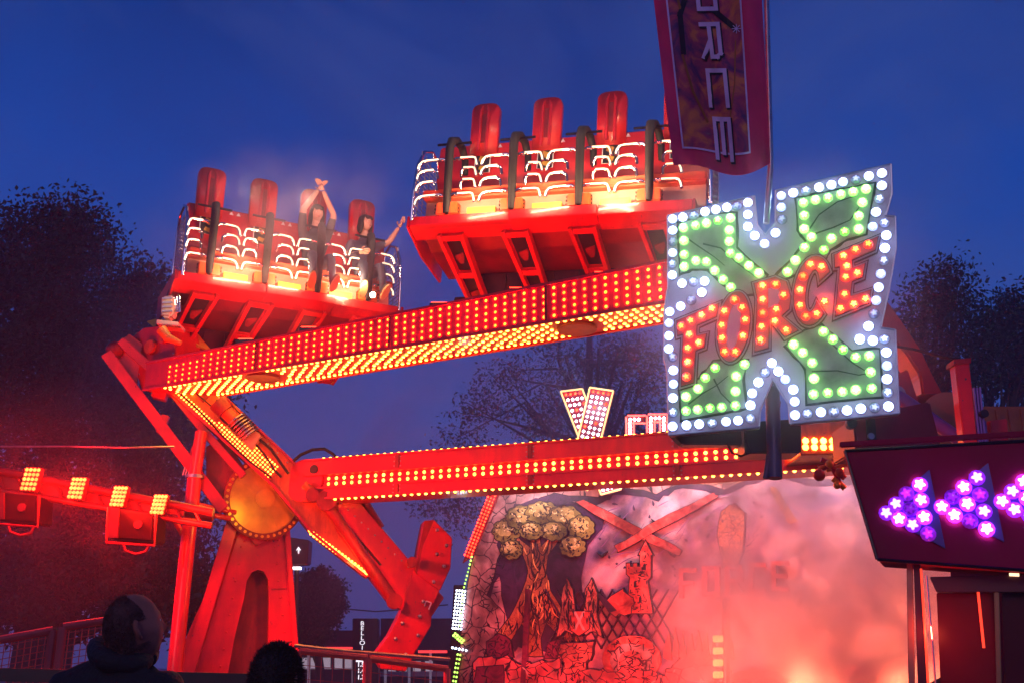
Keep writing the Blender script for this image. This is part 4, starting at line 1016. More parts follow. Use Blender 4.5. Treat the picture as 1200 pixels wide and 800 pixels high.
def paint(name, pts, m_, jit=0, ref=1, ol=0):
    layer[0] += 1
    q = refine(pts, ref) if ref > 1 else pts
    if jit: q = [(x+random.uniform(-jit, jit), y+random.uniform(-jit, jit)) for x, y in q]
    if ol:
        mb = MB(); mb.prism([MP(u, v, .01) for u, v in offset_poly(q, ol)], mn, .0008*layer[0]); mb.build('painted_outline', p_ink, bd); layer[0] += 1
    mb = MB(); mb.prism([MP(u, v, .01) for u, v in q], mn, .0008*layer[0]); return mb.build(name, m_, bd)
p_ink = mat('paint_ink', (.008,.005,.014), .5, 0, .2, 8)
def inside(x, y, P_):
    c = False
    for i in range(len(P_)):
        (x1, y1), (x2, y2) = P_[i-1], P_[i]
        if (y1 > y) != (y2 > y) and x < (x2-x1)*(y-y1)/(y2-y1)+x1: c = not c
    return c
def ink(pts, n, L_=14, w_=.7, dirs=(0, 6.28), m_=None, seed=1, curl=.5):
    """brush strokes kept inside an outline, as one printed layer"""
    rg = random.Random(seed); layer[0] += 1; mb = MB(); xs_ = [p[0] for p in pts]; ys_ = [p[1] for p in pts]; k = 0; tries = 0
    while k < n and tries < n*12:
        tries += 1; x = rg.uniform(min(xs_), max(xs_)); y = rg.uniform(min(ys_), max(ys_)); a = rg.uniform(*dirs); da = rg.uniform(-curl, curl)*.5; st = [(x, y)]; L2 = L_*rg.uniform(.4, 1.2)
        for q in range(5): x += math.cos(a)*L2/5; y += math.sin(a)*L2/5; a += da; st.append((x, y))
        if not all(inside(u, v, pts) for u, v in st): continue
        k += 1; o = len(mb.v); z = .01+.0008*layer[0]
        for i, (u, v) in enumerate(st):
            (u0, v0), (u1, v1) = st[max(0, i-1)], st[min(5, i+1)]; l = math.hypot(u1-u0, v1-v0) or 1; nx, ny = -(v1-v0)/l, (u1-u0)/l; ww = w_*(1-abs(i-1.8)/3.6)+.12
            mb.v += [MP(u-nx*ww, v-ny*ww, z), MP(u+nx*ww, v+ny*ww, z)]
        for i in range(5): mb.f.append([o+2*i, o+2*i+1, o+2*i+3, o+2*i+2])
    return mb.build('painted_strokes', m_ or p_ink, bd, kind='stuff')
mb = MB(); mb.prism([MP(u, v, -.12) for u, v in ((583,574),(1260,530),(1260,930),(536,930),(534,760),(553,660))], mn, .12); mb.build('panel', p_sky, bd)
BD_TOPR = (1200, 533)
paint('painted_vault', [(583,575),(1190,536),(1190,552),(960,568),(900,560),(850,580),(800,572),(770,585),(720,580),(700,592),(650,585),(612,600),(600,640),(575,700),(560,730),(552,740),(540,760),(552,660)], p_dark, 2.5, 4)
paint('painted_arch', [(583,575),(1190,536),(1190,546),(960,561),(900,552),(850,572),(800,563),(770,577),(720,570),(700,583),(650,577),(606,592),(590,640),(572,690),(558,730),(548,740),(538,760),(552,660)], p_stone, 1.5, 3, ol=1.1)
paint('painted_wall', [(534,800),(534,740),(548,735),(560,690),(575,700),(590,720),(586,800),(586,860),(534,860)], p_stone, 2, 3, ol=1.1)
# storm cloud, gnarled mossy rock mass and its roots (plain stand-in for the painted figure)
paint('painted_cloud', [(586,640),(600,590),(650,582),(700,592),(712,612),(690,640),(680,690),(700,712),(690,740),(640,760),(600,760),(585,700)], p_dark, 4, 4)
# old gnarled tree with yellow green foliage, roots gripping dark rocks
def lobed(cx, cy, rx, ry, n=11, seed=1):
    rg = random.Random(seed); out = []
    for i in range(n*4):
        a = 2*math.pi*i/(n*4); k = 1+.16*abs(math.sin(a*n/2+rg.uniform(-.1,.1)))-.05*rg.random(); out.append((cx+rx*k*math.cos(a), cy+ry*k*math.sin(a)))
    return out
p_gr2 = mpaint('paint_olive', [(.10,.10,.02),(.26,.24,.05),(.14,.12,.03)], 9.0, 2.0); p_gr3 = mpaint('paint_yellow_green', [(.34,.30,.07),(.62,.54,.16),(.40,.34,.1)], 9.0, 2.0); p_bark = mpaint('paint_bark', [(.10,.035,.02),(.45,.17,.06),(.24,.08,.04)], 8.0, 3.0)
TRK = [(602,716),(614,690),(620,668),(612,648),(600,634),(592,622),(598,620),(610,632),(622,642),(624,622),(620,606),(626,605),(631,622),(634,640),(646,628),(662,616),(668,612),(670,617),(656,632),(643,650),(640,668),(646,692),(660,716),(674,740),(684,762),(664,764),(652,742),(640,728),(634,748),(636,768),(618,768),(620,742),(612,730),(600,748),(588,768),(568,768),(580,746),(592,730)]
paint('painted_trunk', TRK, p_bark, .6, 2, ol=1.2)
ink(TRK, 120, 20, .8, (1.2,2.0), seed=2, curl=.7); ink(TRK, 40, 14, .7, (1.2,2.0), mat('paint_gold', (.75,.42,.12), .5), seed=21)
for k, (cx, cy, rx, ry) in enumerate(((594,622,15,13),(612,606,17,13),(636,600,18,12),(662,606,18,13),(682,618,14,13),(600,644,12,10),(672,640,14,11),(650,622,14,10),(624,622,13,9))):
    paint('painted_foliage', lobed(cx, cy, rx, ry, 9, k), p_gr2, 0, 1, ol=1.0); paint('painted_foliage_light', lobed(cx-2, cy-3, rx*.72, ry*.62, 8, k+20), p_gr3)
    ink(lobed(cx, cy, rx, ry, 9, k), 26, 5.5, .7, seed=30+k, curl=2.5); ink(lobed(cx-2, cy-3, rx*.7, ry*.6, 8, k+20), 10, 4, .5, m_=mat('paint_lime', (.75,.68,.30), .5), seed=50+k, curl=2)
for rk in ([(574,770),(572,752),(586,742),(600,750),(602,770)],[(640,770),(644,752),(660,748),(668,758),(666,772)]):
    paint('painted_boulder', rk, p_wine, 1, 2, ol=.9); ink(rk, 24, 8, .7, seed=len(rk)+61)
ink([(534,800),(534,740),(552,735),(566,690),(580,660),(600,600),(690,580),(700,590),(620,610),(590,700),(590,860),(534,860)], 120, 12, .6, seed=5)
SKYR = [(700,590),(780,580),(900,575),(900,640),(800,700),(720,690),(700,640)]
ink(SKYR, 60, 26, .55, (-.9,-.3), mat('paint_mauve', (.22,.10,.24), .5), seed=6, curl=.2); ink(SKYR, 26, 6, 1.4, (0,6.28), p_dark, seed=16)
# tattered birds against the painted sky
for (cx, cy, k) in ((772,612,1.0),(706,650,.7),(728,610,.6),(790,650,.8)):
    paint('painted_bird', [(cx-9*k,cy-5*k),(cx-4*k,cy-2*k),(cx,cy+1*k),(cx+4*k,cy-3*k),(cx+10*k,cy-6*k),(cx+5*k,cy+1*k),(cx+1*k,cy+4*k),(cx-4*k,cy+1*k)], p_ink)
# crossed searchlight beams
paint('painted_beam', [(676,588),(684,586),(770,628),(800,644),(796,650),(740,626)], p_red, 1, 3, ol=0.55)
paint('painted_beam', [(838,578),(844,582),(770,622),(726,646),(722,640),(760,616)], p_red, 1, 3, ol=0.55)
paint('painted_beam', [(902,572),(910,570),(934,610),(926,614)], p_org, 1, 2)
# wire mesh painted as crossing lines
for k in range(10):
    for s_ in (-1, 1):
        x0 = 640+k*13; y0 = 690 if s_ > 0 else 760; x1 = x0+40; y1 = 760 if s_ > 0 else 690
        paint('painted_wire', [(x0-.5,y0),(x0+.5,y0),(x1+.5,y1),(x1-.5,y1)], p_dark)
# ruined turret far off
TUR = [(737,718),(740,676),(736,672),(736,660),(740,660),(740,664),(744,664),(744,660),(748,660),(748,664),(752,664),(752,650),(750,650),(758,634),(766,650),(764,650),(764,676),(760,680),(766,718)]
paint('painted_castle_tower', TUR, p_red, 0, 1, ol=1.1); ink(TUR, 46, 5, .6, (-.1,.1), seed=10); ink(TUR, 20, 7, .6, (1.4,1.7), seed=70)
for (cx, cy) in ((746,684),(757,664),(752,702)): paint('painted_window', [(cx-1.6,cy+4),(cx-1.6,cy-2),(cx,cy-4),(cx+1.6,cy-2),(cx+1.6,cy+4)], p_ink)
paint('painted_debris', [(712,704),(730,692),(746,700),(742,716),(722,722)], p_red, 3, 3, ol=1.1); paint('painted_debris', [(698,692),(706,696),(724,716),(716,718)], p_dark, 1, 2)
# winged gate with X on a brick pedestal
for sx in (-1, 1):
    paint('painted_wing', [(681+sx*3,740),(681+sx*8,690),(681+sx*14,678),(681+sx*20,694),(681+sx*20,716),(681+sx*26,746),(681+sx*16,738),(681+sx*8,742)], p_wing, 1, 3, ol=1.1)
paint('painted_shield', [(668,716),(694,716),(692,736),(681,744),(670,736)], p_red, 1, 2, ol=1.1)
for s_ in (-1, 1): paint('painted_cross', [(681-7*s_,716),(681-4*s_,716),(681+7*s_,738),(681+4*s_,738)], p_pale)
paint('painted_pedestal', [(660,754),(698,752),(694,772),(688,776),(690,800),(690,860),(660,860),(660,800),(664,776),(656,768)], p_brick, 1, 3, ol=1.1)
# stone half wheel, plain
paint('painted_ring', ell_pts(742,772,34,28,0,28), p_red, .6); paint('painted_ring', ell_pts(742,773,25,20,0,28), p_stone, .6); paint('painted_ring', ell_pts(742,774,15,12,0,20), p_rub, .6)
paint('painted_rubble', [(560,774),(590,768),(620,778),(660,772),(664,790),(690,782),(720,786),(742,780),(780,790),(800,770),(820,760),(838,772),(860,790),(900,782),(960,790),(1060,770),(1180,760),(1180,880),(556,880)], p_rub, 3, 5, ol=1.1)
paint('painted_barrel', [(562,782),(592,780),(594,800),(592,860),(560,860),(558,800)], p_wine, 1, 2, ol=1.1)
for x0 in (620, 608): pass
paint('painted_post', [(618,690),(623,690),(616,880),(609,880)], p_wine, .5, 3)
for x in range(780, 860, 9): paint('painted_flame', [(x,770),(x+4,740+random.uniform(-8,6)),(x+9,772)], p_red, 1.5, 2)
ink([(560,774),(590,768),(620,778),(690,782),(742,780),(860,790),(1000,780),(1180,770),(1180,860),(556,860)], 220, 12, .9, seed=7); ink([(560,774),(620,778),(742,780),(1000,780),(1180,860),(556,860)], 90, 10, .8, m_=p_pale, seed=8)
for sx in (-1, 1): ink([(681+sx*3,740),(681+sx*8,690),(681+sx*14,678),(681+sx*20,694),(681+sx*20,716),(681+sx*26,746),(681+sx*8,742)], 26, 16, .7, (1.3,1.8), seed=9)
ink(ell_pts(742,772,34,28,0,28), 50, 9, .7, seed=11)
ink([(660,754),(698,752),(694,772),(690,860),(660,860),(664,776)], 30, 8, .8, seed=12)
ink([(846,600),(862,590),(872,600),(872,640),(866,664),(850,662),(844,640)], 26, 10, .7, seed=13)
# faint painted letters FO.. in the mist
pl_ = p_red
def pl_letter(ch, u0, v0, w_, h_, t=4):
    for st in ST[ch]:
        for i in range(len(st)-1):
            a = (u0+st[i][0]*w_, v0+h_-st[i][1]*h_); b = (u0+st[i+1][0]*w_, v0+h_-st[i+1][1]*h_)
            dx, dy = b[0]-a[0], b[1]-a[1]; l = math.hypot(dx, dy); nx, ny = -dy/l*t, dx/l*t; ex, ey = dx/l*t, dy/l*t
            paint('painted_letter', [(a[0]-nx-ex,a[1]-ny-ey),(b[0]-nx+ex,b[1]-ny+ey),(b[0]+nx+ex,b[1]+ny+ey),(a[0]+nx-ex,a[1]+ny-ey)], pl_)
for i, ch in enumerate('FORCE'): pl_letter(ch, 800+i*27, 668-i*2, 15, 30, 2.6)
paint('painted_tower', [(846,600),(862,590),(872,600),(872,640),(866,664),(850,662),(844,640)], p_org, 2, 3, ol=1.1)

# lamp strips round the backdrop
def strip(name, pts, rows, gap, n, r, m_, o=.06, plate_m=None, w_=None):
    mb = MB(); tot = sum(math.dist(pts[i], pts[i+1]) for i in range(len(pts)-1))
    for i in range(len(pts)-1):
        a, b = pts[i], pts[i+1]; L = math.dist(a, b); k = max(1, round(n*L/tot)); nx, ny = -(b[1]-a[1])/L, (b[0]-a[0])/L
        for j in range(k):
            for q in range(rows):
                f = (q-(rows-1)/2)*gap; mb.dome(MP(lerp(a[0], b[0], (j+.5)/k)+nx*f, lerp(a[1], b[1], (j+.5)/k)+ny*f, o), mn, r)
    return mb.build(name, m_, bd, kind='stuff')
mb = MB(); mb.prism([MP(u, v, .0) for u, v in ((575,574),(588,574),(556,650),(543,660))], mn, .055); mb.build('lamp_housing', redd, bd, bevel=.01)
strip('red_lamps', [(579,578),(549,653)], 3, 3.6, 20, .020, LRR)
strip('green_lamps', [(582,572),(680,568)], 1, 0, 20, .028, LG); strip('warm_lamps', [(680,567),(1000,547)], 1, 0, 56, .024, LY); strip('warm_lamps', [(810,566),(1000,553)], 1, 0, 34, .02, LY)
strip('green_lamps', [(555,650),(545,690),(540,735)], 1, 0, 18, .02, LG)
strip('white_lamps', [(542,690),(537,738)], 4, 3.2, 12, .019, LW)
strip('green_lamps', [(533,742),(545,752)], 2, 3, 5, .024, LG); strip('white_lamps', [(530,758),(550,762)], 1, 0, 5, .02, LW); strip('green_lamps', [(540,764),(534,800),(532,850)], 2, 3, 16, .02, LG)
mb = MB(); mb.prism([MP(u, v, 0) for u, v in ((533,685),(546,685),(541,745),(538,800),(538,930),(526,930),(526,800),(530,740))], mn, .055); mb.build('lamp_housing', black, bd, bevel=.01)
# lit X and word on top of the backdrop
tx = thing('top_x_sign', MP(700,570), 'small X of white and red lamps outlined in yellow standing behind the lower boom', 'lit sign')
def tpoly(poly, o): return [MP(u, v, o) for u, v in poly]
arms2 = [[(664,463),(689,460),(734,576),(711,582)],[(700,460),(727,464),(698,578),(674,570)]]
for ai, a in enumerate(arms2):
    oo = .30+.10*ai
    mb = MB(); mb.prism(tpoly(a, oo-.08), mn, .08); po = mb.build('arm_panel', mat('x_panel', (.25,.03,.05), .4), tx, bevel=.005)
    mb = MB()
    for i in range(4): mb.tube([MP(*a[i], oo+.01), MP(*a[(i+1) % 4], oo+.01)], .016, 6)
    mb.build('neon_outline', mat('neon_yellow', (1,.7,.1), .3, emit=(1,.72,.40), es=1.0), po)
    mw_, mr_ = MB(), MB()
    for j in range(19):
        for q in range(4):
            f = (j+.7)/19.4; g_ = (q+.8)/4.6
            x0 = lerp(a[0][0], a[3][0], f); y0 = lerp(a[0][1], a[3][1], f); x1 = lerp(a[1][0], a[2][0], f); y1 = lerp(a[1][1], a[2][1], f)
            (mw_ if ((j*3+q*5) % 7 and j > 0) or j > 13 else mr_).dome(MP(lerp(x0, x1, g_), lerp(y0, y1, g_), oo+.005), mn, .027)
    mw_.build('white_lamps', LW, po, kind='stuff'); mr_.build('red_lamps', LRR, po, kind='stuff')
lamp('x_sign_light', 'POINT', MP(700,478,.9), (.7,.8,1), 20, .2)
tw = thing('top_word_sign', MP(760,520), 'small neon outlined letters FORCE with white lamps, mostly hidden by the X board', 'lit sign')
for i, ch in enumerate('FORCE'):
    u0 = 745+i*24
    lb2 = MB(); 
    for st in ST[ch]:
        for k in range(len(st)-1):
            a = (u0+st[k][0]*15, 540-st[k][1]*44-i*1.5); b = (u0+st[k+1][0]*15, 540-st[k+1][1]*44-i*1.5)
            lb2.bar(MP(*a, .30), MP(*b, .30), .12, .06, mn)
    lo = lb2.build('letter', mat('x_panel'), tw)
    ne, wl = MB(), MB()
    for st in ST[ch]:
        for s_ in (-1, 1): 
            for k in range(len(st)-1):
                a = Vector((u0+st[k][0]*15, 540-st[k][1]*44-i*1.5)); b = Vector((u0+st[k+1][0]*15, 540-st[k+1][1]*44-i*1.5)); d = (b-a).normalized(); n2 = Vector((-d.y, d.x))*4.4*s_
                ne.tube([MP(*(a+n2-d*3), .34), MP(*(b+n2+d*3), .34)], .016, 5)
                if s_ > 0:
                    for q in range(max(2, int((b-a).length/4))): wl.dome(MP(*(a.lerp(b, q/max(1,int((b-a).length/4)))), .34), mn, .03)
    ne.build('neon_outline', mat('neon_red', (1,.1,.1), .3, emit=(1,.08,.06), es=5), lo); wl.build('white_lamps', LW, lo, kind='stuff')
# flood lamp column standing in the smoke
fc = thing('flood_column', P(850,820,15.6), 'dark stand carrying a glowing column of orange red flood lamps in the smoke', 'floodlight')
mb = MB(); mb.tube([P(851,700,15.6), P(851,900,15.6)], .06, 10); mb.build('stand', black, fc)
for v in (748, 762, 776, 790):
    mb = MB(); mb.prism([P(u, v2, 15.55) for u, v2 in ((835,v-4),(847,v-4),(847,v+4),(835,v+4))], (0,-1,0), .05); mb.build('flood_panel', mat('flood_glow', (1,.3,.1), .3, emit=(1,.09,.02), es=4), fc, bevel=.01)
lamp('flood_column_light', 'POINT', P(838,765,14.8), (1,.20,.10), 38, .3)

# light that the strips throw on the painting
for i in range(4):
    u = 640+i*130; v = 573-(u-583)*.067
    p = MP(u, v+4, .55); lamp('strip_light', 'AREA', p, (.95,.62,.72), 24, 1.8, .1, to=MP(u, v+110, 0))
for i in range(5):  # floods added below the view to brighten the wall and the smoke
    u = 600+i*118; p = P(u, 813, 14.6)
    ft = thing('added_footlight', p, ('added red floodlight on the ground before the left part of the painted wall', 'added red floodlight on the ground before the painted pedestal', 'added red floodlight on the ground just left of the glowing flood column', 'added red floodlight on the ground hidden deep in the smoke left of the booth', 'added salmon floodlight on the ground in the smoke right beside the booth post')[i], 'floodlight', 'added red floodlights before the backdrop')
    mb = MB(); mb.box(p, (.34,.12,.22)); mb.build('housing', black, ft, bevel=.01)
    mb = MB(); mb.box(p+Vector((0,.07,.02)), (.28,.03,.16)); mb.build('lens', MATS['pure_red_led'], ft)
    mb = MB(); mb.tube([p-Vector((0,0,.1)), Vector((p.x, p.y, .01))], .03, 8); mb.build('stand', black, ft)
    lamp('added_footlight_light', 'AREA', p+Vector((0,.12,.02)), ((1,.05,.04),(1,.05,.04),(1,.08,.06),(1,.16,.075),(1,.17,.08))[i], (85,85,100,420,520)[i], .5, .25, to=MP(u+20, 690, 0))

# ============================================================ LIGHT GANTRY LEFT
gdk = mat('gantry_dark', (.10,.008,.008), .5, .2, .3, 4)
ga = thing('light_gantry', P(60,800,12.4), 'red lit truss gantry at the left carrying four glowing lamp panels', 'gantry')
def GPt(u, v, Y=12.4): return P(u, v, Y)
g0, g1 = (-120,528), (250,600)
for off, rr in (((0,0),.05),((-2,26),.04)):
    mb = MB(); mb.tube([GPt(g0[0]+off[0], g0[1]+off[1]), GPt(g1[0]+off[0], g1[1]+off[1]*.6)], rr, 8); mb.build('chord', gdk, ga, smooth=True)
mb = MB(); mb.tube([GPt(-120,540,12.9), GPt(250,606,12.9)], .05, 8); mb.build('chord', gdk, ga, smooth=True)
for i in range(16):
    t = i/16; a = (lerp(g0[0],g1[0],t), lerp(g0[1],g1[1],t)); b = (lerp(g0[0],g1[0],t+.03)-2, lerp(g0[1]+26,g1[1]+15,t+.03)); mb = MB(); mb.tube([GPt(*a), GPt(*b)], .018, 6); mb.build('lacing', gdk, ga)
mb = MB(); mb.tube([P(-110,500,12.4), P(-110,950,12.4)], .08, 10); mb.build('gantry_leg', gdk, ga)
mb = MB(); mb.prism([P(u, v, 12.45) for u, v in ((-120,536),(215,590),(215,604),(-120,560))], (0,1,0), .04); mb.build('cover_sheet', gdk, ga)
for (u, v) in ((35.5,561),(90,571.5),(139,581),(186,590.5)):
    s_ = [1, .93, .88, .85][[35.5,90,139,186].index(u)]
    q = [(u-11.5*s_+6*s_, v-14*s_),(u+13*s_, v-13.5*s_),(u+5.5*s_, v+14*s_),(u-13*s_, v+13*s_)]
    mb = MB(); mb.prism([P(a, b, 12.25) for a, b in q], (0,1,0), .10); po = mb.build('lamp_panel', redd, ga, bevel=.006)
    ml = MB()
    for i in range(4):
        for j in range(5):
            x0 = lerp(q[0][0], q[3][0], (j+.5)/5); y0 = lerp(q[0][1], q[3][1], (j+.5)/5); x1 = lerp(q[1][0], q[2][0], (j+.5)/5); y1 = lerp(q[1][1], q[2][1], (j+.5)/5)
            ml.dome(P(lerp(x0,x1,(i+.5)/4), lerp(y0,y1,(i+.5)/4), 12.245), (0,-1,0), .024)
    ml.build('lamps', led_mat('panel_led', (1,.035,.006), 34, 20, 'NONE') if 'panel_led' not in MATS else MATS['panel_led'], po, kind='stuff')
    lamp('panel_light', 'SPOT', P(u, v, 12.0), (1,.012,.006), 1000, .1, to=P(300, 660, 12.6), spread=70)
    lamp('panel_glow_light', 'POINT', P(u, v, 11.7), (1,.008,.002), 95, .08)
# hanging boxes in cage brackets
def cage(pts, label, slab):
    t = thing('hanging_speaker', P(pts[0][0], pts[0][1], 12.0), label, 'loudspeaker')
    (x0,y0),(x1,y1),(x2,y2),(x3,y3) = pts
    mb = MB(); mb.prism([P(*p, 12.05) for p in pts], (0,1,0), .45); mb.build('cabinet', mat('speaker_black', (.012,.006,.006), .7, 0, .3, 6, spec=.1), t, bevel=.02)
    mb = MB(); mb.tube([P(x0-2,y0,12.0), P(x3-2,y3+5,12.0), P(x2+2,y2+5,12.0), P(x1+2,y1,12.0)], .018, 8); mb.build('bracket', redd, t, smooth=True)
    cx, cy = (x2+x3)/2+6, (y2+y3)/2+6
    mb = MB(); mb.tube([P(cx-14,cy,12.0), P(cx-12,cy+7,12.0), P(cx,cy+11,12.0), P(cx+12,cy+8,12.0), P(cx+16,cy,12.0)], .018, 8); mb.build('loop', redd, t, smooth=True)
    mb = MB(); mb.disc(P((x0+x2)/2+8,(y0+y2)/2,12.04), (0,-1,0), .05, .02, 16); mb.build('badge', gdk, t)
    mb = MB(); mb.prism([P(u, v, 12.02) for u, v in ((x0,y0),(x0+12,y0+1),(x3+12,y3),(x3,y3))], (0,-1,0), .03); mb.build('side_panel', gdk, t, bevel=.005)
cage([(-6,576),(44,580),(42,612),(-6,608)], 'dark caged loudspeaker at the left picture edge under the first lamp panel', 0)
cage([(129,594),(181,602),(179,634),(127,630)], 'dark caged loudspeaker hanging under the third and fourth lamp panels', 1)
cb1 = MB(); cb1.tube([P(-60,523,12.6), P(70,522.5,12.6), P(150,524,12.6), P(204,523,12.9)], .012, 6); tag(cb1.build('stay_wire', steel), 'thin red lit wire stretched level above the lamp panels', 'wire')

# ============================================================ FENCES
def fence(pts, Y, name_label, hgt_px, mesh_sp, mm_=None, kind_='fence', nposts=True):
    t = thing('mesh_fence', P(pts[0][0], pts[0][1]+hgt_px, Y[0]), name_label, 'fence', 'mesh fence panels')
    a = P(*pts[0], Y[0]); b = P(*pts[1], Y[1]); a2 = a-Vector((0,0,hgt_px)); b2 = b-Vector((0,0,hgt_px)); t.location = a2
    m_ = mm_ or redd
    mb = MB(); mb.tube([a, b], .035, 8); mb.build('top_rail', m_, t); mb = MB(); mb.tube([a2, b2], .03, 8); mb.build('bottom_rail', m_, t)
    for p, q in ((a, a2), (b, b2)): mb = MB(); mb.tube([p, q], .038, 8); mb.build('post', m_, t)
    mb = MB(); L = (b-a).length; n = int(L/mesh_sp)
    for i in range(1, n): mb.tube([a.lerp(b, i/n), a2.lerp(b2, i/n)], .0045, 4, False)
    n = int(hgt_px/mesh_sp)
    for i in range(1, n): mb.tube([a.lerp(a2, i/n), b.lerp(b2, i/n)], .0045, 4, False)
    mb.build('wire_mesh', m_, t, kind='stuff')
    return t
fr = mat('fence_red', (.45,.08,.08), .5, .2, .2, 4)
fence([(-60,760),(62,738)], (8.6,8.9), 'red lit mesh fence panel at the far left corner with a plain post', 1.15, .05, fr)
fence([(74,734),(150,723)], (8.9,9.1), 'mesh fence panel directly left of the balding spectator', 1.15, .05, fr)
bar_ = MB(); bar_.bar(P(-80,788,7.6), P(330,797,7.9), .05, .09); tag(bar_.build('guard_rail', black), 'black horizontal rail running low in front of the fence at left', 'rail')
fence([(350,762),(430,770)], (11,11.3), 'thin red mesh fence between the tower and the shop pylon', .95, .12, fr)
fence([(432,771),(524,783)], (11.3,11.8), 'thin red mesh fence right of the shop pylon, below the counterweight', .95, .12, fr)
rail2 = MB(); rail2.tube([P(345,756,11.0), P(400,762,11.2), P(527,772,11.8)], .02, 6); tag(rail2.build('hand_rail', steel), 'pale thin handrail in front of the filling station windows', 'rail')

# ============================================================ FILLING STATION far behind
fsY = 40
fs = thing('filling_station', P(420,800,fsY), 'low filling station building with red edged roof, lit windows and white columns', 'building')
def FSp(u, v, o=0): return P(u, v, fsY+o)
def fbox(name, u0, v0, u1, v1, m_, o=0, d=.5, par=None):
    mb = MB(); mb.prism([FSp(u0,v0,o), FSp(u1,v0,o), FSp(u1,v1,o), FSp(u0,v1,o)], (0,1,0), d); return mb.build(name, m_, par or fs)
wallm = mat('station_wall', (.06,.03,.06), .7); roofm = mat('station_roof', (.03,.015,.04), .6)
fbox('wall', 340, 762, 540, 800, wallm, 1.2, 4)
fbox('roof', 338, 738, 416, 760, roofm, -1, 8); fbox('roof', 446, 724, 545, 761, roofm, -.5, 8)
rl3 = mat('roof_light_red', (1,.1,.1), .4, emit=(1,.04,.04), es=1.6)
fbox('roof_edge', 346, 757.5, 416, 760, rl3, -1.1, .05); fbox('roof_edge', 490, 761.5, 524, 764.5, rl3, -.6, .05)
wn = mat('station_window', (.5,.4,.5), .4, emit=(.8,.65,.8), es=.35); col_m = mat('column_white', (.7,.62,.7), .5, emit=(.8,.6,.75), es=.12)
for u in (352, 364, 378, 392, 404): w1 = fbox('window', u, 770, u+9, 782, wn, 1.1, .05); fbox('sill', u-.5, 782, u+9.5, 783.5, col_m, 1.0, .15, w1)
for u in (455, 468, 484, 498): w1 = fbox('window', u, 774, u+9, 790, wn, 1.1, .05); fbox('sill', u-.5, 790, u+9.5, 791.5, col_m, 1.0, .15, w1)
for u in (360, 412, 450, 478, 503): fbox('column', u, 761, u+2.4, 806, col_m, -.4, .2)
for u, v in ((378,763),(408,764),(452,765),(470,768),(484,769),(356,763)): fbox('ceiling_lamp', u, v, u+5, v+1.6, mat('station_lamp', (1,1,1), .4, emit=(1,.95,1), es=3.5), .3, .06)
fbox('car_shelter', 440, 786, 520, 792, mat('station_pale', (.4,.3,.42), .6), .2, .2)
# price pylon with the shop word
py_ = thing('price_pylon', P(430,815,36), 'dark pylon sign with the word BELLOIL stacked in white above lit price rows', 'pylon sign')
mb = MB(); mb.prism([P(u, v, 36) for u, v in ((413,724),(443,724),(443,812),(413,812))], (0,1,0), .5); mb.build('panel', mat('pylon_dark', (.03,.008,.015), .4), py_, bevel=.02)
lw_ = mat('letter_white', (.9,.9,.95), .4, emit=(.95,.9,1), es=1.4)
def text_obj(s, name, h, loc, par, m_, nrm=(0,-1,0), bold=True, sx=1.0):
    cu = bpy.data.curves.new('tmp', 'FONT'); cu.body = s; cu.size = 1; cu.extrude = .02; cu.align_x = 'CENTER'; cu.align_y = 'CENTER'; cu.offset = .025 if bold else 0
    ob = bpy.data.objects.new('tmp', cu); COL.objects.link(ob); dg = bpy.context.evaluated_depsgraph_get(); me = bpy.data.meshes.new_from_object(ob.evaluated_get(dg)); bpy.data.objects.remove(ob)
    M_ = frame(nrm).to_4x4() @ Matrix.Diagonal((h*sx, h, h, 1)); me.transform(M_); me.materials.clear(); me.materials.append(m_); me.name = name
    o = bpy.data.objects.new(name, me); COL.objects.link(o); o.parent = par; o.location = Vector(loc)-Vector(par.location); return o
for i, ch in enumerate('BELLOIL'): text_obj(ch, 'letter', .19, P(424.5, 730+i*5.7, 35.97), py_, lw_, sx=1.25, bold=False)
for i, t_ in enumerate(('1.57', '1.49', '1.35')): text_obj(t_, 'price_row', .20, P(424.5, 778+i*7.5, 35.97), py_, lw_, sx=1.0)
mb = MB(); mb.prism([P(u, v, 35.99) for u, v in ((417,772),(433,772),(433,775),(417,775))], (0,-1,0), .03); mb.build('lit_band', lw_, py_)
# dark hanging sign with arrow right of the tower
hsn = thing('arrow_sign', P(350,700,20), 'dark box sign with a small white up arrow beside the tower', 'sign')
mb = MB(); mb.prism([P(u, v, 20) for u, v in ((334,628),(362,632),(360,660),(334,662))], (0,1,0), .4); mb.build('sign_box', mat('sign_wine', (.06,.008,.02), .4), hsn, bevel=.02)
mb = MB(); mb.prism([P(u, v, 19.98) for u, v in ((350,640),(353,644.5),(350.8,643.5),(350.6,648),(349.4,648),(349.2,643.5),(347,644.5))], (0,-1,0), .015); mb.build('arrow_mark', lw_, hsn)
mb = MB(); mb.tube([P(348,660,20.2), P(346,800,20.2)], .05, 8); mb.build('pole', black, hsn)
mb = MB(); mb.prism([P(u, v, 20) for u, v in ((343,663.5),(352,663.5),(352,666.5),(343,666.5))], (0,1,0), .1); mb.build('lamp', mat('station_lamp'), hsn)
pw = MB(); pw.tube([P(395,712,38), P(440,716,38), P(470,714,38), P(525,708,38)], .03, 4); tag(pw.build('power_line', black), 'faint dark power line against the dusk sky above the pylon', 'cable')

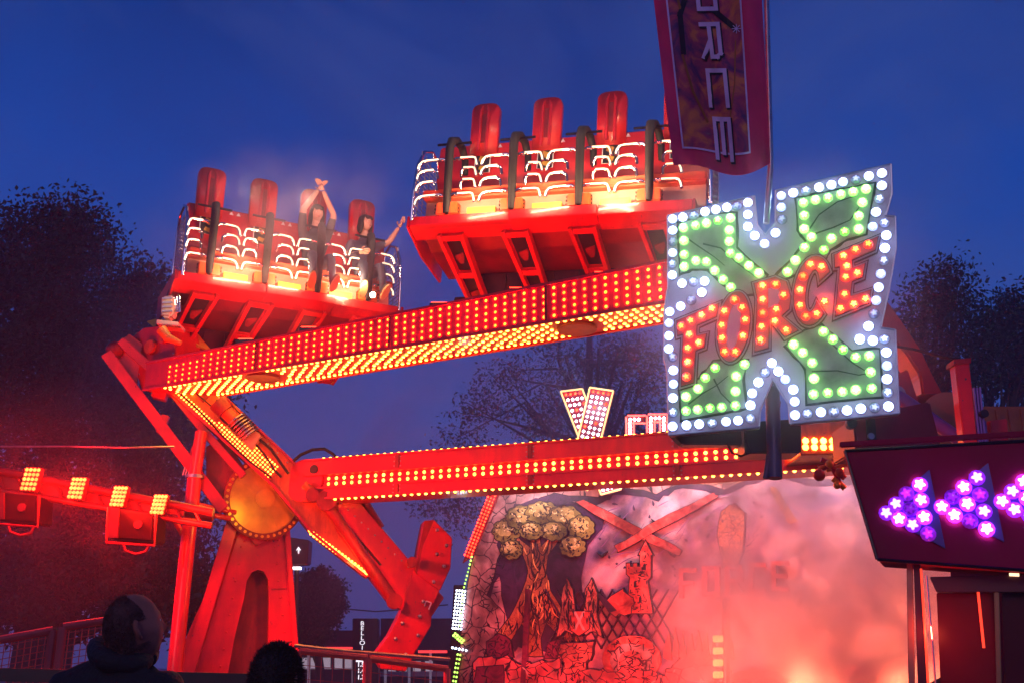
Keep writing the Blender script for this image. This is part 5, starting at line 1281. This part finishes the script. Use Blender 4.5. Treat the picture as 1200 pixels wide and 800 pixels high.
# ============================================================ TREES
def leafmat(name, c): return mat(name, c, .6, 0, .5, 1.5)
def tree(label, bx, by, h, blobs, nleaf, size, mleaf, clump=26, spread=.5, limbs=9, seed=1, group='trees round the fairground', trunk_r=.25, name='leafy_tree'):
    size *= .60; nleaf = int(nleaf*1.02); clump = 36; spread *= .80
    rg = np.random.default_rng(seed)
    t = thing(name, (bx, by, 0), label, 'tree', group)
    mb = MB(); top = Vector((bx, by, h*.85)); mb.tube([(bx,by,0),(bx+.1,by,h*.3),(bx-.1,by+.1,h*.6),tuple(top)], [trunk_r,trunk_r*.75,trunk_r*.5,trunk_r*.12], 8)
    cs = []
    for (cx,cy,cz,rx,ry,rz,wt) in blobs:
        n = max(1, int(nleaf*wt/clump)); d = rg.normal(size=(n,3)); d /= np.linalg.norm(d, axis=1)[:,None]; r = rg.random(n)**.45
        cs.append(np.array([cx,cy,cz])+d*r[:,None]*np.array([rx,ry,rz]))
    cs = np.concatenate(cs)
    pick = cs[rg.choice(len(cs), min(limbs*3, len(cs)), replace=False)]
    for k, p in enumerate(pick):
        f = rg.uniform(.3,.8); s0 = Vector((bx,by,h*f)); e = Vector(p); mid = s0.lerp(e,.5)+Vector((0,0,.25*(k%3)))
        if e.z < s0.z: s0.z = max(h*.25, e.z*.8)
        mb.tube([s0, mid, e], [trunk_r*.3, trunk_r*.16, .012], 5, False)
    mb.build('trunk', mat('bark', (.05,.04,.035), .9, 0, .3, 6, .4, 30), t)
    N = len(cs)*clump; c = np.repeat(cs, clump, 0)+rg.normal(size=(N,3))*spread*np.array([1,1,.7])
    a = rg.normal(size=(N,3)); a /= np.linalg.norm(a,axis=1)[:,None]; b = rg.normal(size=(N,3)); b -= a*(a*b).sum(1)[:,None]; b /= np.linalg.norm(b,axis=1)[:,None]
    s = size*rg.uniform(.6,1.3,size=(N,1)); V = np.empty((N,4,3)); V[:,0]=c-a*s; V[:,1]=c+b*s*.5; V[:,2]=c+a*s; V[:,3]=c-b*s*.5
    V -= np.array([bx,by,0]); me = bpy.data.meshes.new('crown'); me.vertices.add(N*4); me.vertices.foreach_set('co', V.reshape(-1)); me.loops.add(N*4); me.loops.foreach_set('vertex_index', np.arange(N*4)); me.polygons.add(N); me.polygons.foreach_set('loop_start', np.arange(0,N*4,4)); me.update(calc_edges=True); me.materials.append(mleaf)
    o = bpy.data.objects.new('crown', me); COL.objects.link(o); o.parent = t
    return t
def W(u, v, Y): p = P(u, v, Y); return p.x, p.y, p.z
def blob(u, v, Y, rx, rz, wt, ry=None): x, y, z = W(u, v, Y); k = Y/FPX; return (x, y, z, rx*k, (ry or min(rx, rz))*k, rz*k, wt)
lf = leafmat('leaf_dark', (.020,.030,.016)); lf2 = leafmat('leaf_brown', (.045,.035,.02)); lf3 = leafmat('leaf_blue', (.016,.028,.02))
x, y, _ = W(40, 700, 24); tree('tall dark leafy tree filling the left edge, highest crown there', x, y, 14, [blob(20,310,24,75,70,.22), blob(75,262,24,45,34,.06), blob(100,300,24,40,40,.05), blob(10,420,24,100,90,.25), blob(90,380,24,60,80,.18), blob(60,520,24,110,80,.22)], 40000, .12, lf, spread=.42, seed=3, trunk_r=.4)
x, y, _ = W(150, 700, 27); tree('lower dark tree behind the left gondola, right of the tallest left tree', x, y, 12, [blob(160,350,27,38,45,.2), blob(130,440,27,60,80,.4), blob(180,500,27,60,80,.4), blob(230,470,27,35,50,.15)], 20000, .13, lf3, spread=.45, seed=4, trunk_r=.35)
x, y, _ = W(80, 700, 32); tree('dark tree far back behind the lamp gantry', x, y, 9, [blob(0,620,32,150,70,.4), blob(150,610,32,120,70,.4), blob(-80,480,32,120,120,.3)], 26000, .16, lf, spread=.5, seed=5, trunk_r=.35)
x, y, _ = W(700, 700, 30); tree('sparse brownish tree with drooping branches seen between the two booms', x, y, 15, [blob(720,430,30,80,45,.26), blob(610,440,30,42,16,.05), blob(568,478,30,38,14,.04), blob(640,490,30,60,30,.12), blob(545,515,30,35,6,.02), blob(750,500,30,80,50,.22), blob(535,600,30,40,26,.05), blob(640,410,30,40,12,.03), blob(510,590,30,30,8,.015), blob(560,458,30,26,5,.015)], 16000, .10, lf2, spread=.36, seed=6, trunk_r=.3)
x, y, _ = W(1110, 700, 26); tree('dark bluish tree at right with its crown above the red post', x, y, 12, [blob(1110,350,26,32,45,.25), blob(1075,372,26,24,42,.12), blob(1090,440,26,50,50,.25), blob(1140,400,26,35,50,.2)], 9500, .12, lf3, spread=.38, seed=8, trunk_r=.3)
x, y, _ = W(1190, 700, 28); tree('dark bluish tree at the right edge, lower than its neighbour', x, y, 11, [blob(1190,380,28,30,45,.3), blob(1180,430,28,50,50,.35), blob(1230,400,28,40,60,.3)], 9000, .13, lf3, spread=.4, seed=9, trunk_r=.3)
x, y, _ = W(372, 780, 34); tree('round dark bush like tree right of the tower, behind the filling station fence', x, y, 4, [blob(372,706,34,30,38,1.0), blob(362,735,34,24,30,.3)], 14000, .11, lf3, spread=.16, seed=10, trunk_r=.2, name='rounded_tree')

x, y, _ = W(60, 760, 20); tree('low dark hedge tree behind the mesh fence at left, under the lamp gantry', x, y, 3.6, [blob(-30,690,20,110,60,.35), blob(100,680,20,110,58,.35), blob(210,700,20,70,50,.3)], 24000, .11, lf, spread=.3, seed=12, trunk_r=.2, name='hedge_tree')
# ============================================================ PEOPLE
skin = mat('skin', (.55,.29,.21), .5, 0, .12, 9); skin.node_tree.nodes['Principled BSDF'].inputs['Subsurface Weight'].default_value = .08
hairm = mat('dark_hair', (.018,.012,.01), .55, 0, .4, 30, .5, 120)
def skinned(chains, name, m_func, parent, local=True, mats=(), sub=2):
    """chains: list of ([(pos, r)...], [(i,j)...]) ; one object, one surface per chain"""
    me = bpy.data.meshes.new(name); vs = []; es = []; rs = []; roots = []
    for pts, ed in chains:
        o = len(vs); roots.append(o); vs += [tuple(p) for p, r in pts]; rs += [r for p, r in pts]; es += [(a+o, b+o) for a, b in ed]
    me.from_pydata(vs, es, []); ob = bpy.data.objects.new(name, me); COL.objects.link(ob)
    md_ = ob.modifiers.new('skin', 'SKIN'); md_.use_smooth_shade = True; md_.branch_smoothing = .6
    sb = ob.modifiers.new('sub', 'SUBSURF'); sb.levels = sub; sb.render_levels = sub
    if not me.skin_vertices: bpy.context.view_layer.update()
    sv = me.skin_vertices[0].data if me.skin_vertices else None
    if sv is None:
        bpy.context.view_layer.objects.active = ob
    for i, r in enumerate(rs):
        rr = r if isinstance(r, tuple) else (r, r)
        sv[i].radius = rr; sv[i].use_root = i in roots
    dg = bpy.context.evaluated_depsgraph_get(); m2 = bpy.data.meshes.new_from_object(ob.evaluated_get(dg)); bpy.data.objects.remove(ob)
    m2.name = name; m2.materials.clear()
    for x_ in mats: m2.materials.append(x_)
    for p in m2.polygons: p.use_smooth = True; p.material_index = m_func(p.center) if m_func else 0
    o2 = bpy.data.objects.new(name, m2); COL.objects.link(o2); o2.parent = parent; return o2
def hand(wrist, direction, palm_n, s=1.0, curl=.3, side=1):
    """returns finger chains: palm and five unequal fingers"""
    d = Vector(direction).normalized(); n = Vector(palm_n); n = (n-d*n.dot(d)).normalized(); sd_ = d.cross(n)*side; w = Vector(wrist)
    out = [([(w, .024*s), (w+d*.045*s, (.036*s, .020*s)), (w+d*.085*s, (.038*s, .018*s))], [(0,1),(1,2)])]
    for k, (off, L_, r) in enumerate(((-.027,.068,.0085),(-.009,.078,.009),(.009,.072,.0088),(.026,.056,.0078))):
        b0 = w+d*.075*s+sd_*off*s; c1 = curl*(.8+.15*k)
        p1 = b0+(d*.38*L_+n*.38*L_*c1*.4)*s*1.2; p2 = p1+(d*(1-c1*.5)+n*c1*.7).normalized()*L_*.34*s; p3 = p2+(d*(1-c1)+n*c1*1.1).normalized()*L_*.28*s
        out.append(([(b0, r*s*1.1), (p1, r*s), (p2, r*s*.92), (p3, r*s*.75)], [(0,1),(1,2),(2,3)]))
    t0_ = w+d*.03*s-sd_*.026*s; t1_ = t0_+(d*.5-sd_*.8+n*.2).normalized()*.034*s; t2_ = t1_+(d*.9-sd_*.35+n*.35).normalized()*.030*s
    out.append(([(t0_, .013*s), (t1_, .0105*s), (t2_, .0085*s)], [(0,1),(1,2)]))
    return out
def head_mesh(name, parent, c, M, s, m_, nu=40, nv=30, earout=0):
    """sculpted head: local -Y is the face, Z up; s = height"""
    mb = MB(); vs = []
    for j in range(nv+1):
        th = math.pi*j/nv
        for i in range(nu):
            ph = 2*math.pi*i/nu; x = math.sin(th)*math.cos(ph); y = math.sin(th)*math.sin(ph); z = math.cos(th)
            X = math.copysign(abs(x)**.92, x)*.325; Y = math.copysign(abs(y)**.92, y)*.40; Z = z*.5
            face = max(0, -y); low = max(0, -z)
            X *= 1 - .24*low**1.5; Z = (abs(z)**.88)*math.copysign(.5, z)
            Y = Y*(1-.16*low) ; 
            if y > 0: Y *= (1-.40*low); 
            if y < 0: Y -= .0; Y *= (1 + .10*low)
            def bumpf(ax, az, sx, sz): return math.exp(-((x-ax)/sx)**2-((z-az)/sz)**2)*(1 if y < 0 else 0)
            Y -= .060*bumpf(0,-.22,.13,.10) + .040*bumpf(0,-.08,.10,.18)            # nose
            Y += .045*bumpf(-.30,.02,.16,.10) + .045*bumpf(.30,.02,.16,.10)          # eye sockets
            Y -= .022*bumpf(0,.17,.5,.08)                                           # brow
            Y -= .028*bumpf(0,-.46,.22,.045) - .02*bumpf(0,-.54,.16,.03) + .022*bumpf(0,-.60,.2,.04)   # lips
            Y -= .04*bumpf(0,-.80,.26,.12)                                          # chin
            if y < .1: X += math.copysign(.015, x)*math.exp(-((z+.12)/.14)**2)*min(1,abs(x)*2)  # cheekbones
            vs.append(Vector((X, Y, Z)))
    def T(v): return Vector(c)+M @ (v*s)
    mb.v = [T(v) for v in vs]
    for j in range(nv):
        for i in range(nu): a = j*nu+i; b = j*nu+(i+1) % nu; mb.f.append([a, a+nu, b+nu, b])
    for sx in (-1, 1):
        pts = [(sx*.315,.02,.10),(sx*(.35+earout),.07,.12),(sx*(.365+earout*1.3),.10,.04),(sx*(.355+earout),.07,-.06),(sx*.325,.03,-.13),(sx*.31,.0,-.08)]
        mb.tube([T(Vector(p)) for p in pts], [.012*s,.03*s,.034*s,.03*s,.026*s,.01*s], 8)
        mb.ell(T(Vector((sx*.333,.045,-.0))), (.018*s,.05*s,.085*s), 8, 6, M)
    return mb
def eyes(mbw, mbd, c, M, s):
    for sx in (-1, 1):
        p = Vector(c)+M @ (Vector((sx*.108,-.345,.012))*s); mbw.ell(p, (.042*s,.03*s,.026*s), 10, 6, M)
        p2 = Vector(c)+M @ (Vector((sx*.108,-.372,.012))*s); mbd.ell(p2, (.018*s,.012*s,.020*s), 8, 6, M)
def rotM3(yaw, pitch=0, roll=0): return (Matrix.Rotation(yaw,3,'Z') @ Matrix.Rotation(pitch,3,'X') @ Matrix.Rotation(roll,3,'Y'))
def hair_strands(c, M, s, n, L_, rad, region, m_, name, parent, jit=.25, local=True, down=0.0, seed=5, w_=.012):
    """thousands of thin tapered strands rooted on the scalp"""
    rg = random.Random(seed); mb = MB()
    for k in range(n):
        while True:
            x, y, z = rg.gauss(0,1), rg.gauss(0,1), rg.gauss(0,1); l = math.sqrt(x*x+y*y+z*z); x, y, z = x/l, y/l, z/l
            if region(x, y, z): break
        p = Vector((x*.335*rad, y*.42*rad, z*.51*rad)); nrm = Vector((x/.335, y/.42, z/.5)).normalized()
        d = (nrm+Vector((rg.gauss(0,jit), rg.gauss(0,jit), rg.gauss(0,jit)-down))).normalized(); L2 = L_*rg.uniform(.6,1.2)
        sd_ = d.cross(Vector((rg.gauss(0,1), rg.gauss(0,1), rg.gauss(0,1)))).normalized()*w_
        q = p+d*L2; mid = p+d*L2*.5+Vector((0,0,-down*L2*.1))
        V = [p-sd_, p+sd_, mid+sd_*.7, mid-sd_*.7, q]; mb.add([Vector(c)+M @ (v*s) for v in V], [[0,1,2,3],[3,2,4]])
    return mb.build(name, m_, parent, local=local, kind='stuff')

# ---- balding spectator, lower left, looking up to the right
man = thing('person', (P(140,800,4.1).x, 4.15, 0), 'balding spectator in a dark jacket at the lower left, looking up right', 'person')
hc_ = P(157, 736.5, 4.1); hc_l = hc_-man.location; Mh = rotM3(R(126), R(-20), R(0)); hs_ = .262
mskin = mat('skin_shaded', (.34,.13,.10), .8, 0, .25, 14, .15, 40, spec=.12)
shorth = mat('short_hair', (.13,.055,.05), .85, 0, .4, 40)
def hairreg(x, y, z, m=0): return y > -.22+.55*max(0, z-.45) and z > -.66+.3*max(0,-y)+.1*math.sin(x*5) and not (abs(x) > .80 and -.42 < z < .22 and y < .26)
mb = head_mesh('head', man, hc_l, Mh, hs_, skin, 128, 90, .05)
mb.v = [hc_l+Vector(((v-hc_l).x, (v-hc_l).y, (v-hc_l).z*1.0)) for v in mb.v]
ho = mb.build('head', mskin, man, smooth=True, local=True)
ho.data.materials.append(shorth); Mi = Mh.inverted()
for pol in ho.data.polygons:
    q = Mi @ (pol.center-hc_l)/hs_; q = Vector((q.x/.325, q.y/.41, q.z/.5)); 
    if q.length > .2: q.normalize()
    pol.material_index = 1 if hairreg(*q) else 0
for pol in ho.data.polygons: pol.use_smooth = True
ew, ed_ = MB(), MB(); eyes(ew, ed_, hc_l, Mh, hs_); ew.build('eyes', white, ho, smooth=True, local=True); ed_.build('pupils', black, ho, smooth=True, local=True)
shorth = mat('short_hair', (.03,.02,.018), .7, 0, .4, 40)
# cropped hair: back and sides only, bald on top
hair_strands(hc_l, Mh, hs_, 9000, .028, 1.0, lambda x,y,z: hairreg(x,y,z,.0), shorth, 'cropped_hair', man, jit=.5, seed=2, w_=.007, down=.5)
jack = mat('black_jacket', (.012,.012,.016), .8, 0, .4, 8, .5, 60)
sh = hc_l + Vector((-.05,.02,-.165))
def seq(pts): return (pts, [(i, i+1) for i in range(len(pts)-1)])
z0 = sh.z
body = [( Vector((sh.x, sh.y, .95)), (.19,.14)), (Vector((sh.x, sh.y, 1.15)), (.20,.14)), (Vector((sh.x, sh.y+.01, z0-.07)), (.21,.14)), (Vector((sh.x+.005, sh.y, z0+.05)), (.12,.11)), (hc_l+Vector((-.01,.02,-.14)), .062), (hc_l+Vector((0,0,-.06)), .055)]
ed2 = [(0,1),(1,2),(2,3),(3,4),(4,5)]
for sx in (-1, 1):
    o = len(body); body += [(Vector((sh.x+sx*.20, sh.y, z0-.035)), .095), (Vector((sh.x+sx*.25, sh.y+.02, z0-.28)), .055), (Vector((sh.x+sx*.22, sh.y-.12, z0-.50)), .045)]
    ed2 += [(2,o),(o,o+1),(o+1,o+2)]
    o = len(body); body += [(Vector((sh.x+sx*.10, sh.y, .85)), .095), (Vector((sh.x+sx*.12, sh.y-.02, .48)), .07), (Vector((sh.x+sx*.12, sh.y, .08)), .05), (Vector((sh.x+sx*.12, sh.y-.16, .04)), .04)]
    ed2 += [(0,o),(o,o+1),(o+1,o+2),(o+2,o+3)]
hz = hc_l.z-.105
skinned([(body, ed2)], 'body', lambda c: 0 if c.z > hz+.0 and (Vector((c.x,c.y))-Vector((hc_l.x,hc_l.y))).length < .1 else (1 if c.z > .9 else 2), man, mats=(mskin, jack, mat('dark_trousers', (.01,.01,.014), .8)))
col = MB(); ring_ = []
for k in range(15):
    a = 2*math.pi*k/14; ring_.append(Vector((sh.x+.003+math.cos(a)*.095, sh.y+.012+math.sin(a)*.09, z0+.075+.03*math.sin(a)-.02*math.cos(a))))
col.tube(ring_, [.040+.006*math.sin(k*2.1) for k in range(15)], 10); col.build('collar', jack, man, smooth=True, local=True)
ch2 = []
for sx in (-1, 1): ch2 += hand(Vector((sh.x+sx*.22, sh.y-.12, z0-.50)), (0,-.8,-.4), (-sx,0,0), 1, .5)
skinned(ch2, 'hands', None, man, mats=(skin,), sub=1)
# ---- second spectator, only spiky dark hair in frame
m2_ = thing('person', (P(325,800,4.3).x, 4.3, 0), 'spectator seen only as spiky dark hair at the bottom edge before the tower', 'person')
h2 = P(324, 797, 4.3)-m2_.location; Mh2 = rotM3(R(168), R(-10)); 
mb = head_mesh('head', m2_, h2, Mh2, .25, skin); h2o = mb.build('head', skin, m2_, smooth=True, local=True)
mb = MB(); mb.ell(h2+Mh2 @ Vector((0,.012,.022)), (.088,.108,.112), 24, 16, Mh2); mb.build('hair_mass', hairm, m2_, smooth=True, local=True)
hair_strands(h2, Mh2, .25, 5200, .13, 1.0, lambda x,y,z: z > -.55 and (y > -.45 or z > .3), hairm, 'spiky_hair', m2_, jit=.35, seed=3, w_=.014)
b2 = [(Vector((h2.x, h2.y, .95)), (.18,.13)), (Vector((h2.x, h2.y, h2.z-.42)), (.2,.13)), (Vector((h2.x, h2.y, h2.z-.26)), (.11,.09)), (h2+Vector((0,.01,-.12)), .06)]
e2 = [(0,1),(1,2),(2,3)]
for sx in (-1, 1):
    o = len(b2); b2 += [(Vector((h2.x+sx*.19, h2.y, h2.z-.36)), .07), (Vector((h2.x+sx*.24, h2.y, h2.z-.62)), .05), (Vector((h2.x+sx*.2, h2.y-.15, h2.z-.82)), .04)]; e2 += [(1,o),(o,o+1),(o+1,o+2)]
    o = len(b2); b2 += [(Vector((h2.x+sx*.1, h2.y, .85)), .09), (Vector((h2.x+sx*.11, h2.y, .46)), .07), (Vector((h2.x+sx*.11, h2.y, .08)), .05), (Vector((h2.x+sx*.11, h2.y-.16, .04)), .04)]; e2 += [(0,o),(o,o+1),(o+1,o+2),(o+2,o+3)]
skinned([(b2, e2)], 'body', lambda c: 1 if c.z < h2.z-.2 else 0, m2_, mats=(skin, jack))
ch2 = []
for sx in (-1, 1): ch2 += hand(Vector((h2.x+sx*.2, h2.y-.15, h2.z-.82)), (0,-.8,-.4), (-sx,0,0), 1, .5)
skinned(ch2, 'hands', None, m2_, mats=(skin,), sub=1)

# ---- riders in the left gondola, in its own axes
spc = (GL_E-GL_O).length*.262; fst = (GL_E-GL_O).length*.085
def rider(i, label, top_col, longhair, armsfn, head_tilt, hz_=1.40):
    t = bpy.data.objects.new('person', None); COL.objects.link(t); xw = fst+spc*i
    loc = GLM @ Vector((xw, .30, .46)); t.location = loc; t.rotation_euler = GLM.to_euler(); tag(t, label, 'person', None)
    pel = Vector((0,0,.06)); ch = Vector((0,-.02,.42)); nk = Vector((0,-.05,.66)); hd = Vector((0,-.09,hz_-.55))
    pts = [(pel, (.18,.14)), (Vector((0,0,.24)), (.17,.13)), (ch, (.20,.14)), (nk, .065), (hd+Vector((0,.02,-.06)), .055)]
    ed = [(0,1),(1,2),(2,3),(3,4)]
    for sx in (-1, 1):
        o = len(pts); pts += [(Vector((sx*.10,-.14,.04)), .10), (Vector((sx*.13,-.46,.10)), .07), (Vector((sx*.14,-.52,-.16)), .055), (Vector((sx*.15,-.50,-.33)), .042), (Vector((sx*.16,-.62,-.34)), .038)]; ed += [(0,o),(o,o+1),(o+1,o+2),(o+2,o+3),(o+3,o+4)]
    wr_ = []
    for sx in (-1, 1):
        sh_ = Vector((sx*.19,-.03,.56)); el_, w_, r = armsfn(sx); o = len(pts)
        pts += [(sh_, .08), (sh_.lerp(el_,.55), .064), (el_, .05), (el_.lerp(w_,.5), .043), (w_, .030)]; ed += [(2,o),(o,o+1),(o+1,o+2),(o+2,o+3),(o+3,o+4)]; wr_.append((w_, (w_-el_), sx))
    def mf(c):
        if c.z > .58 and abs(c.x) < .09 and c.z > .64: return 0
        for w_, d, sx in wr_:
            el_ = w_-d
            # bare forearm and lower upper arm
            tt_ = (c-el_).dot(d)/d.length_squared
            if -.35 < tt_ < 1.3 and (c-(el_+d*max(0,min(1,tt_)))).length < .075 and c.z > .3: return 0
        return 1 if c.z > .12 else 2
    skinned([(pts, ed)], 'body', mf, t, mats=(skin, top_col, mat('jeans', (.05,.06,.10), .8)))
    chs = []
    for w_, d, sx in wr_: chs += hand(w_, d, (-sx*.8,-.5,0), 1.3, .45, sx)
    skinned(chs, 'hands', None, t, mats=(skin,), sub=1)
    for sx in (-1, 1):
        sb = MB(); M_ = rotM3(R(8*sx), R(-38)); c = Vector((sx*.16,-.60,-.34)); k = 14
        ol = [Vector((math.cos(2*math.pi*q/k)*.052*(1+.12*math.sin(2*math.pi*q/k)), math.sin(2*math.pi*q/k)*.145, 0)) for q in range(k)]
        sb.prism([c+M_ @ p for p in ol], M_ @ Vector((0,0,-1)), .035); so_ = sb.build('shoe', mat('shoe_sole', (.55,.38,.16), .6), t, bevel=.006, local=True)
        sb = MB(); sb.ell(c+M_ @ Vector((0,0,.03)), (.05,.13,.05), 12, 8, M_); sb.build('shoe_upper', mat('shoe_dark', (.04,.03,.03), .6), so_, smooth=True, local=True)
    Mx = rotM3(*head_tilt); hb = head_mesh('head', t, hd, Mx, .25, skin); hbo = hb.build('head', skin, t, smooth=True, local=True)
    a_, b__ = MB(), MB(); eyes(a_, b__, hd, Mx, .25); a_.build('eyes', white, hbo, smooth=True, local=True); b__.build('pupils', black, hbo, smooth=True, local=True)
    lp_ = MB(); lp_.ell(hd+Mx @ (Vector((0,-.40,-.235))*.25), (.020,.008,.010), 10, 6, Mx); lp_.build('lips', mat('lips', (.5,.12,.12), .5), hbo, local=True, smooth=True)
    # dark bobbed hair: cap, side curtains, fringe
    hm = MB(); S_ = .25
    def he(c, r): hm.ell(hd+Mx @ (Vector(c)*S_), Vector(r)*S_, 16, 12, Mx)
    he((0,.10,.08), (.41,.44,.51))
    ln2 = .46 if not longhair else .62
    for sx in (-1, 1): he((sx*.34,.02,-.20-(.12 if longhair else 0)), (.115,.25,ln2)); he((sx*.24,.20,-.25), (.2,.2,ln2*.9))
    he((0,-.30,.30), (.29,.13,.125)); he((-.12,-.35,.20), (.13,.07,.07)); he((.12,-.35,.20), (.13,.07,.07))
    hm.build('hair', hairm, t, smooth=True, local=True)
    return t
def arms_up(sx): return (Vector((sx*.23,-.16,.86)), Vector((sx*.035,-.20,1.20)), 1)
rider(2, 'rider with both arms raised and hands clasped overhead, third seat of the left gondola', mat('grey_hoodie', (.07,.075,.09), .8), True, arms_up, (R(0), R(10), 0), 1.42)
def arms_w(sx):
    if sx > 0: return (Vector((.36,-.12,.62)), Vector((.50,-.16,.88)), 1)
    return (Vector((-.26,-.08,.30)), Vector((-.16,-.34,.28)), 1)
rider(3, 'rider with dark bobbed hair and one fist raised, rightmost seat of the left gondola', mat('blue_grey_top', (.10,.09,.14), .8), False, arms_w, (R(20), R(0), 0), 1.42)

# ============================================================ SMOKE
def smoke_obj(name, c, size, dens, col, ns, lo, hi, label, aniso=.3, rot=0, seedz=0):
    m_ = bpy.data.materials.new(name+'_volume'); m_.use_nodes = True; N = m_.node_tree; N.nodes.clear(); L = N.links
    out = N.nodes.new('ShaderNodeOutputMaterial'); pv = N.nodes.new('ShaderNodeVolumePrincipled'); L.new(pv.outputs[0], out.inputs['Volume'])
    pv.inputs['Color'].default_value = (*col, 1); pv.inputs['Anisotropy'].default_value = aniso
    t = N.nodes.new('ShaderNodeTexCoord'); n = N.nodes.new('ShaderNodeTexNoise'); n.inputs['Scale'].default_value = ns; n.inputs['Detail'].default_value = 5; n.inputs['Distortion'].default_value = 1.1
    mp_ = N.nodes.new('ShaderNodeMapping'); mp_.inputs['Location'].default_value = (seedz, 0, seedz); L.new(t.outputs['Object'], mp_.inputs['Vector']); L.new(mp_.outputs['Vector'], n.inputs['Vector'])
    # falloff: distance from the centre in the box's own axes (ellipsoid)
    sc2 = N.nodes.new('ShaderNodeVectorMath'); sc2.operation = 'DIVIDE'; sc2.inputs[1].default_value = (size[0]/2, size[1]/2, size[2]/2); L.new(t.outputs['Object'], sc2.inputs[0])
    ln_ = N.nodes.new('ShaderNodeVectorMath'); ln_.operation = 'LENGTH'; L.new(sc2.outputs[0], ln_.inputs[0])
    fo = N.nodes.new('ShaderNodeMapRange'); fo.inputs['From Min'].default_value = 1.0; fo.inputs['From Max'].default_value = .35; L.new(ln_.outputs['Value'], fo.inputs['Value'])
    mr = N.nodes.new('ShaderNodeMapRange'); mr.inputs['From Min'].default_value = lo; mr.inputs['From Max'].default_value = hi; L.new(n.outputs['Fac'], mr.inputs['Value'])
    mu = N.nodes.new('ShaderNodeMath'); mu.operation = 'MULTIPLY'; L.new(fo.outputs[0], mu.inputs[0]); L.new(mr.outputs[0], mu.inputs[1])
    m3 = N.nodes.new('ShaderNodeMath'); m3.operation = 'MULTIPLY'; m3.inputs[1].default_value = dens; L.new(mu.outputs[0], m3.inputs[0]); L.new(m3.outputs[0], pv.inputs['Density'])
    mb = MB(); mb.ell((0,0,0), (size[0]/2, size[1]/2, size[2]/2), 24, 16); me = mb.mesh(name, m_); o = bpy.data.objects.new(name, me); COL.objects.link(o); o.location = c; o.rotation_euler = (0,0,rot)
    tag(o, label, 'smoke', None, 'stuff'); return o
sc1 = P(1010, 690, 14.2)
smoke_obj('smoke', (sc1.x+.3, sc1.y, 2.0), (6.8, 3.4, 6.2), 2.7, (.95,.92,.93), .85, .36, .64, 'thick pink and white smoke billowing in front of the right half of the backdrop')

vs_ = P(480, 430, 19.5)
smoke_obj('drifting_smoke', (vs_.x, vs_.y, vs_.z), (15, 7, 11), .22, (.92,.90,.98), .5, .36, .66, 'thin milky smoke drifting across the sky behind the booms', .3, 0, 4)
vs_ = P(335, 285, 12.4)
smoke_obj('smoke_wisp', (vs_.x, vs_.y, vs_.z), (4.2, 2.0, 3.2), .34, (.95,.94,.98), 1.1, .42, .68, 'pale wisps of smoke blowing over the seats of the left gondola', .4, 0, 9)
vs_ = P(60, 610, 12.6)
smoke_obj('red_tinted_smoke', (vs_.x-2.2, vs_.y, vs_.z-.2), (8.6, 5.0, 5.0), .085, (.95,.6,.6), 1.0, .34, .68, 'red tinted smoke glowing around the lamp gantry at left', .2, 0, 2)  # red put into the smoke colour to deepen the lamp glow
vs_ = P(912, 350, 6.45)
smoke_obj('bulb_halo_mist', (vs_.x, vs_.y, vs_.z), (2.6, 1.1, 2.6), .30, (.9,.93,1), 1.5, .1, .5, 'faint mist added around the big bulb sign to halo its bulbs', .6, 0, 6)  # mist added so that the bulbs get a halo
# haze in the night air
hzm = bpy.data.materials.new('haze_volume'); hzm.use_nodes = True; N = hzm.node_tree; N.nodes.clear(); out = N.nodes.new('ShaderNodeOutputMaterial'); pv = N.nodes.new('ShaderNodeVolumePrincipled'); N.links.new(pv.outputs[0], out.inputs['Volume'])
pv.inputs['Density'].default_value = .0038; pv.inputs['Color'].default_value = (.6,.7,1,1); pv.inputs['Anisotropy'].default_value = .35
mb = MB(); mb.box((0, 110, 12), (346, 306, 26)); hzo = mb.build('haze', hzm); hzo['kind'] = 'stuff'; hzo['label'] = 'thin evening haze hanging over the whole fairground'
